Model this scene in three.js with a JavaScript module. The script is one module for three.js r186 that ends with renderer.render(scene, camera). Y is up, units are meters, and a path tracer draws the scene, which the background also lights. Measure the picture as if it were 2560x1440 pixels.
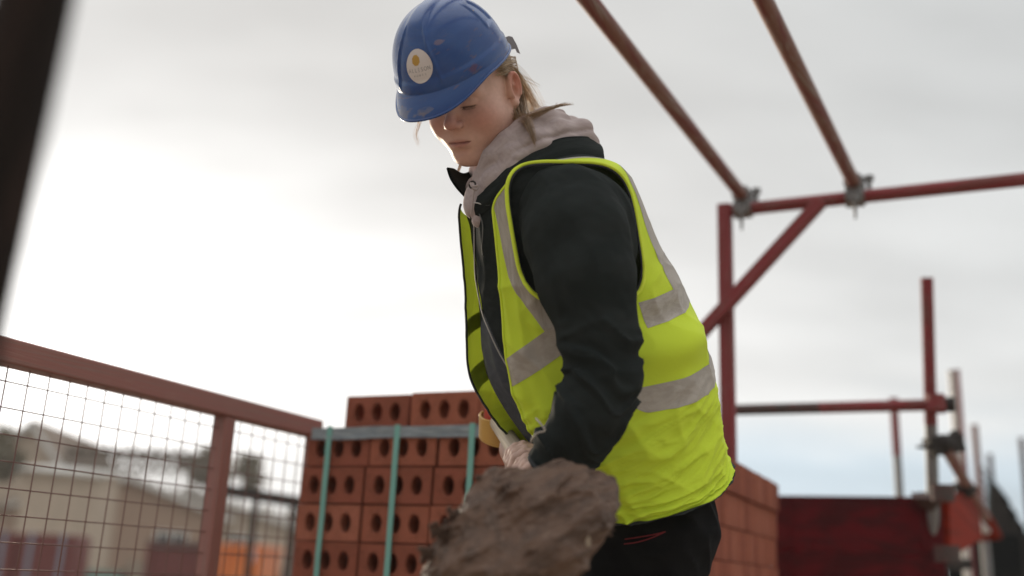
import * as THREE from 'three';
import { ImprovedNoise } from 'three/addons/math/ImprovedNoise.js';
import { RoundedBoxGeometry } from 'three/addons/geometries/RoundedBoxGeometry.js';
import { mergeGeometries } from 'three/addons/utils/BufferGeometryUtils.js';

// ---------------------------------------------------------------- camera, sky, sun, exposure
const scene = new THREE.Scene();
const EYE = 2.75, DECK = 2.0, F = 2500;                       // eye height, scaffold deck height; focal length in photo pixels (photo 2560 x 1440)
const camera = new THREE.PerspectiveCamera(2 * Math.atan(720 / F) * 180 / Math.PI, 16 / 9, 0.05, 3000);
camera.position.set(0, EYE, 0);
camera.rotation.set(Math.atan(715 / F), 0, 0.045, 'YXZ');
camera.focus = 1.93;
camera.userData.fStop = 1.25;
camera.updateMatrixWorld(true);
const camX = new THREE.Vector3(), camY = new THREE.Vector3(), camZ = new THREE.Vector3();
camera.matrixWorld.extractBasis(camX, camY, camZ);
// a place in the world from the direction of a photo pixel and a measured depth
const at = (px, py, d) => camera.position.clone().addScaledVector(camX, (px - 1280) / F * d).addScaledVector(camY, -(py - 720) / F * d).addScaledVector(camZ, -d);
const project = (p) => { const q = p.clone().sub(camera.position), d = -q.dot(camZ); return [1280 + F * q.dot(camX) / d, 720 - F * q.dot(camY) / d, d]; };
const atHeight = (px, py, y) => { const d = at(px, py, 1).sub(camera.position); return camera.position.clone().addScaledVector(d, (y - EYE) / d.y); };

const renderer = new THREE.WebGLRenderer({ antialias: true });
renderer.toneMapping = THREE.LinearToneMapping;
renderer.toneMappingExposure = 1.27;
renderer.shadowMap.enabled = true;

const noiser = new ImprovedNoise();
const n3 = (x, y, z) => noiser.noise(x, y, z);
const fbm = (x, y, z, o = 4) => { let s = 0, a = 0.5; for (let i = 0; i < o; i++, a *= 0.5, x = x * 2.03 + 7.1, y = y * 2.03 + 3.7, z = z * 2.03 + 1.3) s += a * n3(x, y, z); return s; };
const smooth = (a, b, x) => { const t = Math.min(1, Math.max(0, (x - a) / (b - a))); return t * t * (3 - 2 * t); };
const clamp = (x, a, b) => Math.min(b, Math.max(a, x));
const mix = (a, b, t) => a + (b - a) * t;

const sunDir = at(160, 875, 1).sub(camera.position).normalize();
{
  const sunEl = Math.asin(sunDir.y), sunAz = Math.atan2(sunDir.z, sunDir.x);
  const W = 1024, H = 512, data = new Float32Array(W * H * 4);
  for (let r = 0; r < H; r++) for (let c = 0; c < W; c++) {
    const up = ((r + 0.5) / H - 0.5) * Math.PI, rd = ((c + 0.5) / W - 0.5) * 2 * Math.PI;
    const x = Math.cos(rd) * Math.cos(up), y = Math.sin(up), z = Math.sin(rd) * Math.cos(up);
    const g = Math.acos(clamp(x * sunDir.x + y * sunDir.y + z * sunDir.z, -1, 1)) * 180 / Math.PI;
    let L = 0.53 + 0.75 * smooth(0.47, 0.97, y), cr, cg, cb;
    const k = 1 / (Math.max(y, 0) + 0.22);                      // a cloud layer seen in perspective
    const s = fbm(x * k * 0.8 + 3, z * k * 2.2, 1.7, 5) * 0.9 + fbm(x * k * 2.6, z * k * 5.2 + 9, 4.2, 4) * 0.35;
    L *= 1 + 0.42 * s;
    const dEl = (up - sunEl) * 57.3, dAz = Math.abs(Math.atan2(Math.sin(rd - sunAz), Math.cos(rd - sunAz))) * 57.3;
    L += 0.50 * Math.exp(-Math.pow(dEl / 14, 2)) * Math.exp(-Math.pow(dAz / 35, 1.6)) * (1 + 0.35 * s) + 0.8 * Math.exp(-Math.pow(g / 6.5, 1.5));
    const low = (1 - smooth(0.10, 0.2, y + 0.1 * s)) * smooth(12, 40, g);   // under the edge of the cloud: clear pale blue
    const cool = smooth(20, 55, g); cr = L * mix(mix(1.0, 0.965, cool), 0.84, low); cg = L * mix(mix(0.985, 0.985, cool), 0.985, low); cb = L * mix(mix(0.96, 0.985, cool), 1.09, low);
    if (y < 0) { const t = smooth(0, -0.12, y); cr = mix(cr, 0.16, t); cg = mix(cg, 0.14, t); cb = mix(cb, 0.12, t); }
    const o = (r * W + c) * 4; data[o] = cr; data[o + 1] = cg; data[o + 2] = cb; data[o + 3] = 1;
  }
  const sky = new THREE.DataTexture(data, W, H, THREE.RGBAFormat, THREE.FloatType);
  sky.mapping = THREE.EquirectangularReflectionMapping; sky.magFilter = THREE.LinearFilter; sky.needsUpdate = true;
  scene.background = sky; scene.environment = sky;
}
const sun = new THREE.DirectionalLight(new THREE.Color(1.0, 0.86, 0.66), 2.4);
sun.name = 'sun';
sun.position.copy(sunDir).multiplyScalar(60); sun.target.position.set(0, 2, -2);
sun.castShadow = true; sun.shadow.radius = 10; sun.shadow.mapSize.set(2048, 2048);
Object.assign(sun.shadow.camera, { left: -40, right: 40, top: 40, bottom: -40, near: 1, far: 200 });
scene.add(sun, sun.target);
scene.fog = new THREE.FogExp2(new THREE.Color(1.0, 0.94, 0.86), 0.002);

// ---------------------------------------------------------------- helpers
function rng(seed) { let s = seed >>> 0; return () => { s = (s + 0x6d2b79f5) | 0; let t = Math.imul(s ^ (s >>> 15), 1 | s); t = (t + Math.imul(t ^ (t >>> 7), 61 | t)) ^ t; return ((t ^ (t >>> 14)) >>> 0) / 4294967296; }; }
const used = new Map();
const numbered = (name) => { const k = used.get(name) ?? 0; used.set(name, k + 1); return k ? `${name}_${String(k).padStart(3, '0')}` : name; };
function tag(o, label, category, group, kind) { o.userData.label = label; if (category) o.userData.category = category; if (group) o.userData.group = group; if (kind) o.userData.kind = kind; return o; }
function thing(name, base, label, category, group, turn = 0) { const g = new THREE.Group(); g.name = numbered(name); g.position.copy(base); g.rotation.y = turn; scene.add(g); tag(g, label, category, group); return g; }
const shadowed = (m) => { m.castShadow = m.receiveShadow = true; return m; };
// a part whose geometry is given in world coordinates, under an unturned thing (or one of its parts)
function part(parent, name, geo, mat) {
  let root = parent; while (root.parent && root.parent !== scene) root = root.parent;
  geo.translate(-root.position.x, -root.position.y, -root.position.z);
  const m = shadowed(new THREE.Mesh(geo, mat)); m.name = name; parent.add(m); return m;
}
// a part whose geometry is given in the parent's own axes
function piece(parent, name, geo, mat, p = [0, 0, 0], r = [0, 0, 0]) { const m = shadowed(new THREE.Mesh(geo, mat)); m.name = name; m.position.set(...p); m.rotation.set(...r); parent.add(m); return m; }
const V = (x, y, z) => new THREE.Vector3(x, y, z);
function tube(a, b, r, seg = 16, r2 = r) {
  const d = b.clone().sub(a), g = new THREE.CylinderGeometry(r2, r, d.length(), seg, 1);
  g.applyQuaternion(new THREE.Quaternion().setFromUnitVectors(V(0, 1, 0), d.clone().normalize()));
  g.translate((a.x + b.x) / 2, (a.y + b.y) / 2, (a.z + b.z) / 2); return g;
}
function pipe(pts, r, seg = 60, rad = 8, closed = false) { return new THREE.TubeGeometry(new THREE.CatmullRomCurve3(pts, closed), seg, r, rad, closed); }
function bar(a, b, w, h, upv = V(0, 1, 0)) {                                // a box-section bar from a to b
  const d = b.clone().sub(a), z = d.clone().normalize(), x = upv.clone().cross(z).normalize(), y = z.clone().cross(x);
  const g = new RoundedBoxGeometry(w, h, d.length(), 2, Math.min(w, h) * 0.1);
  g.applyMatrix4(new THREE.Matrix4().makeBasis(x, y, z)); g.translate((a.x + b.x) / 2, (a.y + b.y) / 2, (a.z + b.z) / 2); return g;
}
const plain = (g) => { const h = g.index ? g.toNonIndexed() : g; for (const k of Object.keys(h.attributes)) if (!['position', 'normal', 'uv'].includes(k)) h.deleteAttribute(k); return h; };
const join = (list) => mergeGeometries(list.map(plain));
// textures
function tex(w, h, fn, srgb = false) {
  const d = new Uint8Array(w * h * 4);
  for (let y = 0; y < h; y++) for (let x = 0; x < w; x++) { const c = fn(x / w, y / h), o = (y * w + x) * 4; for (let k = 0; k < 3; k++) { const v = Array.isArray(c) ? c[k] : c; d[o + k] = clamp(srgb ? Math.pow(clamp(v, 0, 1), 1 / 2.2) : v, 0, 1) * 255; } d[o + 3] = 255; }
  const t = new THREE.DataTexture(d, w, h, THREE.RGBAFormat); t.wrapS = t.wrapT = THREE.RepeatWrapping; t.magFilter = THREE.LinearFilter; if (srgb) t.colorSpace = THREE.SRGBColorSpace; t.needsUpdate = true; return t;
}
const TAU = Math.PI * 2;
const loopNoise = (u, v, f, s, o = 4) => fbm(Math.cos(u * TAU) * f / TAU + s, Math.sin(u * TAU) * f / TAU + Math.cos(v * TAU) * f / TAU, Math.sin(v * TAU) * f / TAU + s * 1.7, o);
const withRepeat = (t, x, y) => { const c = t.clone(); c.repeat.set(x, y); c.needsUpdate = true; return c; };
const weave = tex(256, 256, (u, v) => 0.5 + 0.25 * Math.sin(u * TAU * 64) * Math.sin(v * TAU * 64) + 0.5 * loopNoise(u, v, 12, 3));
const grit = tex(512, 512, (u, v) => 0.5 + 0.8 * loopNoise(u, v, 24, 5, 5));
const lin = (r, g, b) => new THREE.Color().setRGB(r, g, b);
function mapped(fn, opts, rx = 1, ry = 1, size = 256, bump = 0, bumpTex = grit) {
  return new THREE.MeshPhysicalMaterial({ map: withRepeat(tex(size, size, fn, true), rx, ry), ...(bump ? { bumpMap: withRepeat(bumpTex, rx, ry), bumpScale: bump } : {}), ...opts });
}
const mix3 = (a, b, t) => [0, 1, 2].map((k) => mix(a[k], b[k], clamp(t, 0, 1)));

const M = {};
M.redSteel = mapped((u, v) => { const a = loopNoise(u, v, 7, 1), b = loopNoise(u, v, 22, 8); return mix3(mix3([0.22, 0.032, 0.036], [0.17, 0.045, 0.04], smooth(-0.1, 0.25, a)), [0.22, 0.19, 0.17], smooth(0.2, 0.34, b) * 0.6); }, { roughness: 0.6, specularIntensity: 0.4 }, 1, 1, 256, 0.0006);
M.gateSteel = mapped((u, v) => { const a = loopNoise(u, v, 7, 4), b = loopNoise(u, v, 26, 2); return mix3(mix3([0.28, 0.105, 0.085], [0.25, 0.12, 0.098], smooth(-0.1, 0.25, a)), [0.3, 0.22, 0.18], smooth(0.2, 0.36, b) * 0.5); }, { roughness: 0.5 }, 1, 1, 256, 0.0005);
M.rustTube = mapped((u, v) => { const a = loopNoise(u, v, 6, 2), b = loopNoise(u, v, 20, 6, 5), c = loopNoise(u, v, 11, 14); return mix3(mix3([0.20, 0.085, 0.06], [0.17, 0.035, 0.03], smooth(-0.05, 0.2, a)), [0.26, 0.21, 0.18], smooth(0.08, 0.3, b) * 0.75 + smooth(0.15, 0.3, c) * 0.3); }, { roughness: 0.6, metalness: 0.15 }, 1, 3, 512, 0.0008);
M.galv = mapped((u, v) => { const a = loopNoise(u, v, 9, 9), b = loopNoise(u, v, 30, 3); return mix3(mix3([0.22, 0.22, 0.22], [0.14, 0.13, 0.125], smooth(-0.2, 0.25, a)), [0.2, 0.11, 0.07], smooth(0.18, 0.32, b) * 0.7); }, { roughness: 0.5, metalness: 0.35 }, 1, 2, 256, 0.0006);
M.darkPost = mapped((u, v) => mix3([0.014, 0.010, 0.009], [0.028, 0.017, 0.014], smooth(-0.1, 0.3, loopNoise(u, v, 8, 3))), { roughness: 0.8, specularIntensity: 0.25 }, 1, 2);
M.wire = new THREE.MeshStandardMaterial({ color: lin(0.16, 0.07, 0.055), roughness: 0.35, metalness: 0.5 });
const brickFn = (s, base, alt) => (u, v) => { const a = loopNoise(u, v, 6, s), b = loopNoise(u, v, 40, s + 2, 3); return mix3(mix3(base, alt, smooth(-0.25, 0.3, a)), base.map((x) => x * 0.55), smooth(0.1, 0.3, b) * 0.5); };
M.bricks = [[0.30, 0.096, 0.058], [0.255, 0.078, 0.048], [0.335, 0.115, 0.072]].map((c, i) => mapped(brickFn(i * 3 + 1, c, c.map((x) => x * 0.85)), { roughness: 0.95, specularIntensity: 0.25 }, 3, 3, 256, 0.0012));
M.toeBoard = mapped((u, v) => { const a = loopNoise(u, v, 5, 3), g = fbm(u * 3, v * 60, 2, 3); return mix3([0.105, 0.007, 0.010], [0.05, 0.007, 0.008], smooth(-0.2, 0.3, a + g * 0.6)); }, { roughness: 0.8, specularIntensity: 0.2 }, 1, 1, 256, 0.001);
M.orangeBoard = mapped((u, v) => mix3([0.24, 0.016, 0.004], [0.15, 0.013, 0.004], smooth(-0.2, 0.3, loopNoise(u, v, 6, 7))), { roughness: 0.8, specularIntensity: 0.2 });
M.strap = new THREE.MeshPhysicalMaterial({ color: lin(0.16, 0.36, 0.31), roughness: 0.45 });
M.wrap = mapped((u, v) => mix3([0.16, 0.18, 0.2], [0.25, 0.27, 0.28], smooth(-0.2, 0.3, loopNoise(u, v, 6, 2))), { roughness: 0.4 }, 4, 1, 128, 0.002);
M.vest = new THREE.MeshPhysicalMaterial({ color: lin(0.70, 0.85, 0.06), roughness: 0.85, bumpMap: withRepeat(weave, 3, 3), bumpScale: 0.0005, transmission: 0.22, thickness: 0, specularIntensity: 0.3, side: THREE.DoubleSide });
M.tape = mapped((u, v) => { const a = loopNoise(u, v, 5, 3), b = loopNoise(u, v, 26, 6); return mix3([0.40, 0.35, 0.30], [0.33, 0.285, 0.24], smooth(-0.2, 0.3, a) + smooth(0.1, 0.3, b) * 0.4); }, { roughness: 0.5, metalness: 0.15 }, 3, 3, 256, 0.0004, weave);
M.trim = new THREE.MeshPhysicalMaterial({ color: lin(0.018, 0.019, 0.02), roughness: 0.8 });
M.vestPiping = new THREE.MeshPhysicalMaterial({ color: lin(0.62, 0.72, 0.04), roughness: 0.8 });
M.jacket = mapped((u, v) => { const a = loopNoise(u, v, 6, 3); return mix3([0.0125, 0.0155, 0.0148], [0.0175, 0.021, 0.020], smooth(-0.2, 0.3, a)); }, { roughness: 0.9, specularIntensity: 0.15, side: THREE.DoubleSide }, 3, 3, 256, 0.0006, weave);
M.navy = mapped((u, v) => mix3([0.030, 0.032, 0.040], [0.042, 0.044, 0.052], smooth(-0.2, 0.3, loopNoise(u, v, 6, 6))), { roughness: 0.85, side: THREE.DoubleSide }, 3, 3, 128, 0.0006, weave);
M.hood = mapped((u, v) => mix3([0.41, 0.33, 0.315], [0.36, 0.285, 0.275], smooth(-0.2, 0.3, loopNoise(u, v, 9, 6))), { roughness: 0.95, sheen: 0.4, sheenRoughness: 0.7, sheenColor: lin(0.6, 0.55, 0.52), side: THREE.DoubleSide }, 14, 14, 256, 0.0003, weave);
M.trousers = mapped((u, v) => mix3([0.0045, 0.0045, 0.005], [0.007, 0.007, 0.0075], smooth(-0.2, 0.3, loopNoise(u, v, 6, 6))), { roughness: 0.9, specularIntensity: 0.12 }, 3, 3, 128, 0.0008, weave);
M.skin = new THREE.MeshPhysicalMaterial({ color: 0xffffff, vertexColors: true, roughness: 0.5, specularIntensity: 0.7, sheen: 0.15, sheenRoughness: 0.5, sheenColor: lin(1, 0.7, 0.6), bumpMap: withRepeat(grit, 9, 9), bumpScale: 0.0003 });
M.hair = new THREE.MeshPhysicalMaterial({ color: 0xffffff, vertexColors: true, roughness: 0.42, transmission: 0.55, thickness: 0 });
M.mortar = mapped((u, v) => { const a = loopNoise(u, v, 8, 3, 5), b = loopNoise(u, v, 40, 7, 3); return mix3(mix3([0.112, 0.062, 0.040], [0.075, 0.043, 0.029], smooth(-0.2, 0.25, a)), [0.15, 0.095, 0.068], smooth(0.12, 0.3, b)); }, { roughness: 0.6, specularIntensity: 0.4 }, 6, 6, 512, 0.0009);
M.shovelSteel = mapped((u, v) => mix3([0.10, 0.095, 0.09], [0.14, 0.10, 0.08], smooth(-0.2, 0.3, loopNoise(u, v, 9, 6))), { roughness: 0.5, metalness: 0.6 });
M.wood = mapped((u, v) => mix3([0.42, 0.34, 0.26], [0.33, 0.26, 0.19], smooth(-0.3, 0.3, fbm(u * 30, v * 2, 3))), { roughness: 0.7 });
M.yellowPlastic = new THREE.MeshPhysicalMaterial({ color: lin(0.66, 0.37, 0.09), roughness: 0.45, transmission: 0.25, thickness: 0 });
M.redPlastic = new THREE.MeshPhysicalMaterial({ color: lin(0.5, 0.06, 0.06), roughness: 0.4 });
M.blackPlastic = new THREE.MeshPhysicalMaterial({ color: lin(0.02, 0.02, 0.02), roughness: 0.5 });
M.steelDark = new THREE.MeshPhysicalMaterial({ color: lin(0.035, 0.03, 0.028), roughness: 0.7, specularIntensity: 0.4 });
M.gold = new THREE.MeshStandardMaterial({ color: lin(0.85, 0.68, 0.42), roughness: 0.2, metalness: 1 });
M.white = new THREE.MeshStandardMaterial({ color: lin(0.75, 0.75, 0.75), roughness: 0.6 });
M.boots = new THREE.MeshStandardMaterial({ color: lin(0.05, 0.035, 0.025), roughness: 0.7 });

// signed distance fields, meshed with surface nets
function nets(f, lo, hi, h, uvScale = 1) {
  const nx = Math.ceil((hi[0] - lo[0]) / h) + 1, ny = Math.ceil((hi[1] - lo[1]) / h) + 1, nz = Math.ceil((hi[2] - lo[2]) / h) + 1;
  const val = new Float32Array(nx * ny * nz), id = new Int32Array(nx * ny * nz).fill(-1), at3 = (i, j, k) => i + nx * (j + ny * k);
  for (let k = 0; k < nz; k++) for (let j = 0; j < ny; j++) for (let i = 0; i < nx; i++) val[at3(i, j, k)] = f(lo[0] + i * h, lo[1] + j * h, lo[2] + k * h);
  const pos = [], idx = [];
  const corners = []; for (let c = 0; c < 8; c++) corners.push([c & 1, (c >> 1) & 1, c >> 2]);
  const edges = []; for (let a = 0; a < 8; a++) for (const b of [1, 2, 4]) if (!(a & b)) edges.push([a, a | b]);
  for (let k = 0; k < nz - 1; k++) for (let j = 0; j < ny - 1; j++) for (let i = 0; i < nx - 1; i++) {
    let m = 0; const v = corners.map(([a, b, c]) => val[at3(i + a, j + b, k + c)]);
    for (let c = 0; c < 8; c++) if (v[c] < 0) m |= 1 << c;
    if (m === 0 || m === 255) continue;
    let x = 0, y = 0, z = 0, n = 0;
    for (const [a, b] of edges) if ((v[a] < 0) !== (v[b] < 0)) { const t = v[a] / (v[a] - v[b]), A = corners[a], B = corners[b]; x += A[0] + (B[0] - A[0]) * t; y += A[1] + (B[1] - A[1]) * t; z += A[2] + (B[2] - A[2]) * t; n++; }
    id[at3(i, j, k)] = pos.length / 3; pos.push(lo[0] + (i + x / n) * h, lo[1] + (j + y / n) * h, lo[2] + (k + z / n) * h);
  }
  const quad = (a, b, c, d, flip) => { if (a < 0 || b < 0 || c < 0 || d < 0) return; flip ? idx.push(a, c, b, a, d, c) : idx.push(a, b, c, a, c, d); };
  for (let k = 1; k < nz - 1; k++) for (let j = 1; j < ny - 1; j++) for (let i = 1; i < nx - 1; i++) {
    const s = val[at3(i, j, k)] < 0;
    if (s !== (val[at3(i + 1, j, k)] < 0)) quad(id[at3(i, j - 1, k - 1)], id[at3(i, j, k - 1)], id[at3(i, j, k)], id[at3(i, j - 1, k)], !s);
    if (s !== (val[at3(i, j + 1, k)] < 0)) quad(id[at3(i - 1, j, k - 1)], id[at3(i - 1, j, k)], id[at3(i, j, k)], id[at3(i, j, k - 1)], !s);
    if (s !== (val[at3(i, j, k + 1)] < 0)) quad(id[at3(i - 1, j - 1, k)], id[at3(i, j - 1, k)], id[at3(i, j, k)], id[at3(i - 1, j, k)], !s);
  }
  const nor = new Float32Array(pos.length), uv = new Float32Array(pos.length / 3 * 2), e = h * 0.6;
  for (let p = 0, q = 0; p < pos.length; p += 3, q += 2) {
    const [x, y, z] = [pos[p], pos[p + 1], pos[p + 2]];
    const a = f(x + e, y, z) - f(x - e, y, z), b = f(x, y + e, z) - f(x, y - e, z), c = f(x, y, z + e) - f(x, y, z - e), l = Math.hypot(a, b, c) || 1;
    nor[p] = a / l; nor[p + 1] = b / l; nor[p + 2] = c / l; uv[q] = (x * 0.8 + z * 0.6) * uvScale; uv[q + 1] = (y + 0.25 * z) * uvScale;
  }
  const g = new THREE.BufferGeometry();
  g.setAttribute('position', new THREE.BufferAttribute(new Float32Array(pos), 3)); g.setAttribute('normal', new THREE.BufferAttribute(nor, 3)); g.setAttribute('uv', new THREE.BufferAttribute(uv, 2)); g.setIndex(idx);
  return g;
}
const smin = (a, b, k) => { const h = Math.max(k - Math.abs(a - b), 0) / k; return Math.min(a, b) - h * h * k * 0.25; };
const smax = (a, b, k) => -smin(-a, -b, k);
const sph = (x, y, z, c, r) => Math.hypot(x - c[0], y - c[1], z - c[2]) - r;
const ell = (x, y, z, c, r) => { const a = (x - c[0]) / r[0], b = (y - c[1]) / r[1], d = (z - c[2]) / r[2], k = Math.hypot(a, b, d), m = Math.hypot(a / r[0], b / r[1], d / r[2]); return m < 1e-9 ? -Math.min(...r) : k * (k - 1) / m; };
function cone(x, y, z, a, b, ra, rb) {
  const bx = b[0] - a[0], by = b[1] - a[1], bz = b[2] - a[2], px = x - a[0], py = y - a[1], pz = z - a[2];
  const t = clamp((px * bx + py * by + pz * bz) / (bx * bx + by * by + bz * bz), 0, 1);
  return Math.hypot(px - bx * t, py - by * t, pz - bz * t) - (ra + (rb - ra) * t);
}
const chain = (x, y, z, pts, k = 0.01) => { let d = 1e9; for (let i = 0; i + 1 < pts.length; i++) { const s = cone(x, y, z, pts[i], pts[i + 1], pts[i][3], pts[i + 1][3]); d = i ? smin(d, s, k) : s; } return d; };
const pxPts = (list) => list.map(([px, py, d, r]) => { const p = at(px, py, d); return [p.x, p.y, p.z, r]; });
function bounds(ptsLists, pad) { const lo = [1e9, 1e9, 1e9], hi = [-1e9, -1e9, -1e9]; for (const p of ptsLists.flat()) for (let k = 0; k < 3; k++) { lo[k] = Math.min(lo[k], p[k] - p[3] - pad); hi[k] = Math.max(hi[k], p[k] + p[3] + pad); } return [lo, hi]; }
// a parametric sheet over (u, v), cut cleanly where keep(u, v, point) < 0
function sheet(u0, u1, nu, v0, v1, nv, point, keep, uvRep = [1, 1]) {
  const P = [], K = [], N = [], nA = [], uvA = [], posA = [];
  for (let j = 0; j <= nv; j++) for (let i = 0; i <= nu; i++) { const u = mix(u0, u1, i / nu), v = mix(v0, v1, j / nv), p = point(u, v); P.push(p); K.push(keep ? keep(u, v, p) : 1); }
  const g = (i, j) => P[clamp(j, 0, nv) * (nu + 1) + clamp(i, 0, nu)];
  for (let j = 0; j <= nv; j++) for (let i = 0; i <= nu; i++) N.push(g(i + 1, j).clone().sub(g(i - 1, j)).cross(g(i, j + 1).clone().sub(g(i, j - 1))).normalize());
  const vert = (q) => { const i = q % (nu + 1), j = (q / (nu + 1)) | 0; return { p: P[q], n: N[q], k: K[q], t: [i / nu * uvRep[0], j / nv * uvRep[1]] }; };
  const cut = (a, b) => { const t = a.k / (a.k - b.k); return { p: a.p.clone().lerp(b.p, t), n: a.n.clone().lerp(b.n, t).normalize(), k: 0, t: [mix(a.t[0], b.t[0], t), mix(a.t[1], b.t[1], t)] }; };
  const emit = (a) => { posA.push(a.p.x, a.p.y, a.p.z); nA.push(a.n.x, a.n.y, a.n.z); uvA.push(...a.t); };
  const tri = (list) => { const out = []; for (let i = 0; i < 3; i++) { const a = list[i], b = list[(i + 1) % 3]; if (a.k >= 0) out.push(a); if ((a.k >= 0) !== (b.k >= 0)) out.push(cut(a, b)); } for (let i = 1; i + 1 < out.length; i++) { emit(out[0]); emit(out[i]); emit(out[i + 1]); } };
  for (let j = 0; j < nv; j++) for (let i = 0; i < nu; i++) { const a = j * (nu + 1) + i, b = a + 1, c = a + nu + 1, d = c + 1, [A, B, C, D] = [a, b, c, d].map(vert); tri([A, B, D]); tri([A, D, C]); }
  const o = new THREE.BufferGeometry();
  o.setAttribute('position', new THREE.Float32BufferAttribute(posA, 3)); o.setAttribute('normal', new THREE.Float32BufferAttribute(nA, 3)); o.setAttribute('uv', new THREE.Float32BufferAttribute(uvA, 2));
  return o;
}
function paint(g, fn) { const p = g.attributes.position, c = new Float32Array(p.count * 3); for (let i = 0; i < p.count; i++) c.set(fn(p.getX(i), p.getY(i), p.getZ(i)), i * 3); g.setAttribute('color', new THREE.BufferAttribute(c, 3)); return g; }

// ---------------------------------------------------------------- the site's axes: x along the scaffold's cross rails, -z away along its long rails
const TURN = -0.4335;
const siteQ = new THREE.Quaternion().setFromAxisAngle(V(0, 1, 0), TURN), siteB = V(1, 0, 0).applyQuaternion(siteQ), siteA = V(0, 0, -1).applyQuaternion(siteQ);
const along = (p, b = 0, up = 0, a = 0) => p.clone().addScaledVector(siteB, b).addScaledVector(siteA, a).add(V(0, up, 0));
// distance to travel from p along dir until it is seen at photo column px
function travel(p, dir, px, lo = -3, hi = 6) { const f = (t) => project(p.clone().addScaledVector(dir, t))[0] - px; let s = f(lo) < 0; for (let i = 0; i < 50; i++) { const m = (lo + hi) / 2; (f(m) < 0) === s ? lo = m : hi = m; } return (lo + hi) / 2; }

// ---------------------------------------------------------------- large structure: ground and scaffold deck
{
  const g = new THREE.PlaneGeometry(4000, 4000, 1, 1).rotateX(-Math.PI / 2);
  const m = shadowed(new THREE.Mesh(g, mapped((u, v) => mix3([0.32, 0.26, 0.20], [0.25, 0.21, 0.16], smooth(-0.2, 0.2, loopNoise(u, v, 9, 3, 5))), { roughness: 1 }, 160, 160, 512)));
  m.name = 'ground'; tag(m, 'brown earth of the building site around the scaffold', null, null, 'structure'); scene.add(m);
  const deck = new THREE.Group(); deck.name = 'scaffold_deck'; deck.position.set(0, DECK, 0); deck.rotation.y = TURN; scene.add(deck);
  tag(deck, 'timber board deck of the scaffold that the worker stands on', null, null, 'structure');
  const bg = new RoundedBoxGeometry(0.225, 0.038, 3.9, 2, 0.004);
  for (let i = 0; i < 18; i++) for (let k = 0; k < 2; k++) piece(deck, 'board', bg, M.wood, [-1.6 + i * 0.232, -0.019 - (i % 3) * 0.0015, 0.2 - k * 3.92]);
}

// ---------------------------------------------------------------- scaffold at the right: frame, tubes, poles, boards
function coupler(root, tubeDir, p, railDir) {                                // forged scaffold coupler with its bolts, as a part of the tube it clamps
  const c = part(root, 'coupler', join([tube(p.clone().addScaledVector(tubeDir, -0.03), p.clone().addScaledVector(tubeDir, 0.03), 0.036, 18), tube(p.clone().addScaledVector(railDir, -0.032).add(V(0, -0.05, 0)), p.clone().addScaledVector(railDir, 0.032).add(V(0, -0.05, 0)), 0.036, 18), bar(p.clone().addScaledVector(railDir, -0.02).add(V(0, -0.025, 0)), p.clone().addScaledVector(railDir, 0.02).add(V(0, -0.025, 0)), 0.05, 0.05)]), M.galv);
  const side = p.clone().addScaledVector(railDir, 0.05).addScaledVector(tubeDir, 0.0);
  part(c, 'bolt', join([tube(side.clone().add(V(0, -0.02, 0)), side.clone().add(V(0, 0.028, 0)), 0.009, 8), tube(side.clone().add(V(0, 0.008, 0)), side.clone().add(V(0, 0.026, 0)), 0.018, 6)]), M.galv);
  const low = p.clone().addScaledVector(tubeDir, -0.035).add(V(0, -0.05, 0));
  part(c, 'bolt', join([tube(low.clone().add(V(0, 0.0, 0)), low.clone().add(V(0, -0.095, 0)), 0.011, 8, 0.004), tube(low, low.clone().add(V(0, -0.03, 0)), 0.019, 6)]), M.galv);
  return c;
}
const postTop = at(1812, 528, 3.8), railY = postTop.y;
const railEnd = along(postTop, travel(postTop, siteB, 2700));
{
  const base = V(postTop.x, DECK, postTop.z);
  const fr = thing('gate_frame', base, 'tall red steel frame with diagonal brace behind the brick stack', 'scaffold frame');
  part(fr, 'post', bar(base, postTop.clone().add(V(0, 0.025, 0)), 0.05, 0.05, siteA), M.redSteel);
  part(fr, 'top_rail', tube(along(postTop, 0.026), railEnd, 0.0242, 20), M.redSteel);
  const b0 = along(postTop, travel(postTop, siteB, 2058), -0.02);
  const b1b = along(postTop, travel(V(postTop.x, at(1757, 855, 3.8).y, postTop.z), siteB, 1757)); b1b.y = at(1757, 855, 3.8).y;
  const off = siteA.clone().multiplyScalar(-0.052);
  part(fr, 'brace', bar(b0.add(off), b1b.clone().addScaledVector(b1b.clone().sub(b0).normalize(), 0.35).add(off), 0.045, 0.045, siteA), M.redSteel);
  part(fr, 'foot_plate', bar(V(base.x, DECK + 0.004, base.z), V(base.x, DECK + 0.012, base.z), 0.14, 0.14, siteA), M.redSteel);
}
const tubeY = railY + 0.05;
[[1858, 1470, 'left one of two rusty tubes running over the top rail of the red frame'], [2138, 1908, 'right one of two rusty tubes running over the top rail of the red frame']].forEach(([px, topPx, label]) => {
  const p = along(postTop, travel(postTop, siteB, px), 0.05), dir = atHeight(topPx, 0, tubeY).sub(p).normalize(), a = p.clone().addScaledVector(dir, -0.07), b = p.clone().addScaledVector(dir, 3.6);
  const t = thing('scaffold_tube', p, label, 'scaffold tube', 'long tubes over the red frame');
  part(t, 'tube', tube(a, b, 0.0242, 24), M.rustTube);
  coupler(t, siteA, p, siteB);
});
M.rustDark = mapped((u, v) => mix3([0.07, 0.055, 0.05], [0.12, 0.05, 0.045], smooth(-0.15, 0.3, loopNoise(u, v, 9, 12))), { roughness: 0.7, specularIntensity: 0.3 });
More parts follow.
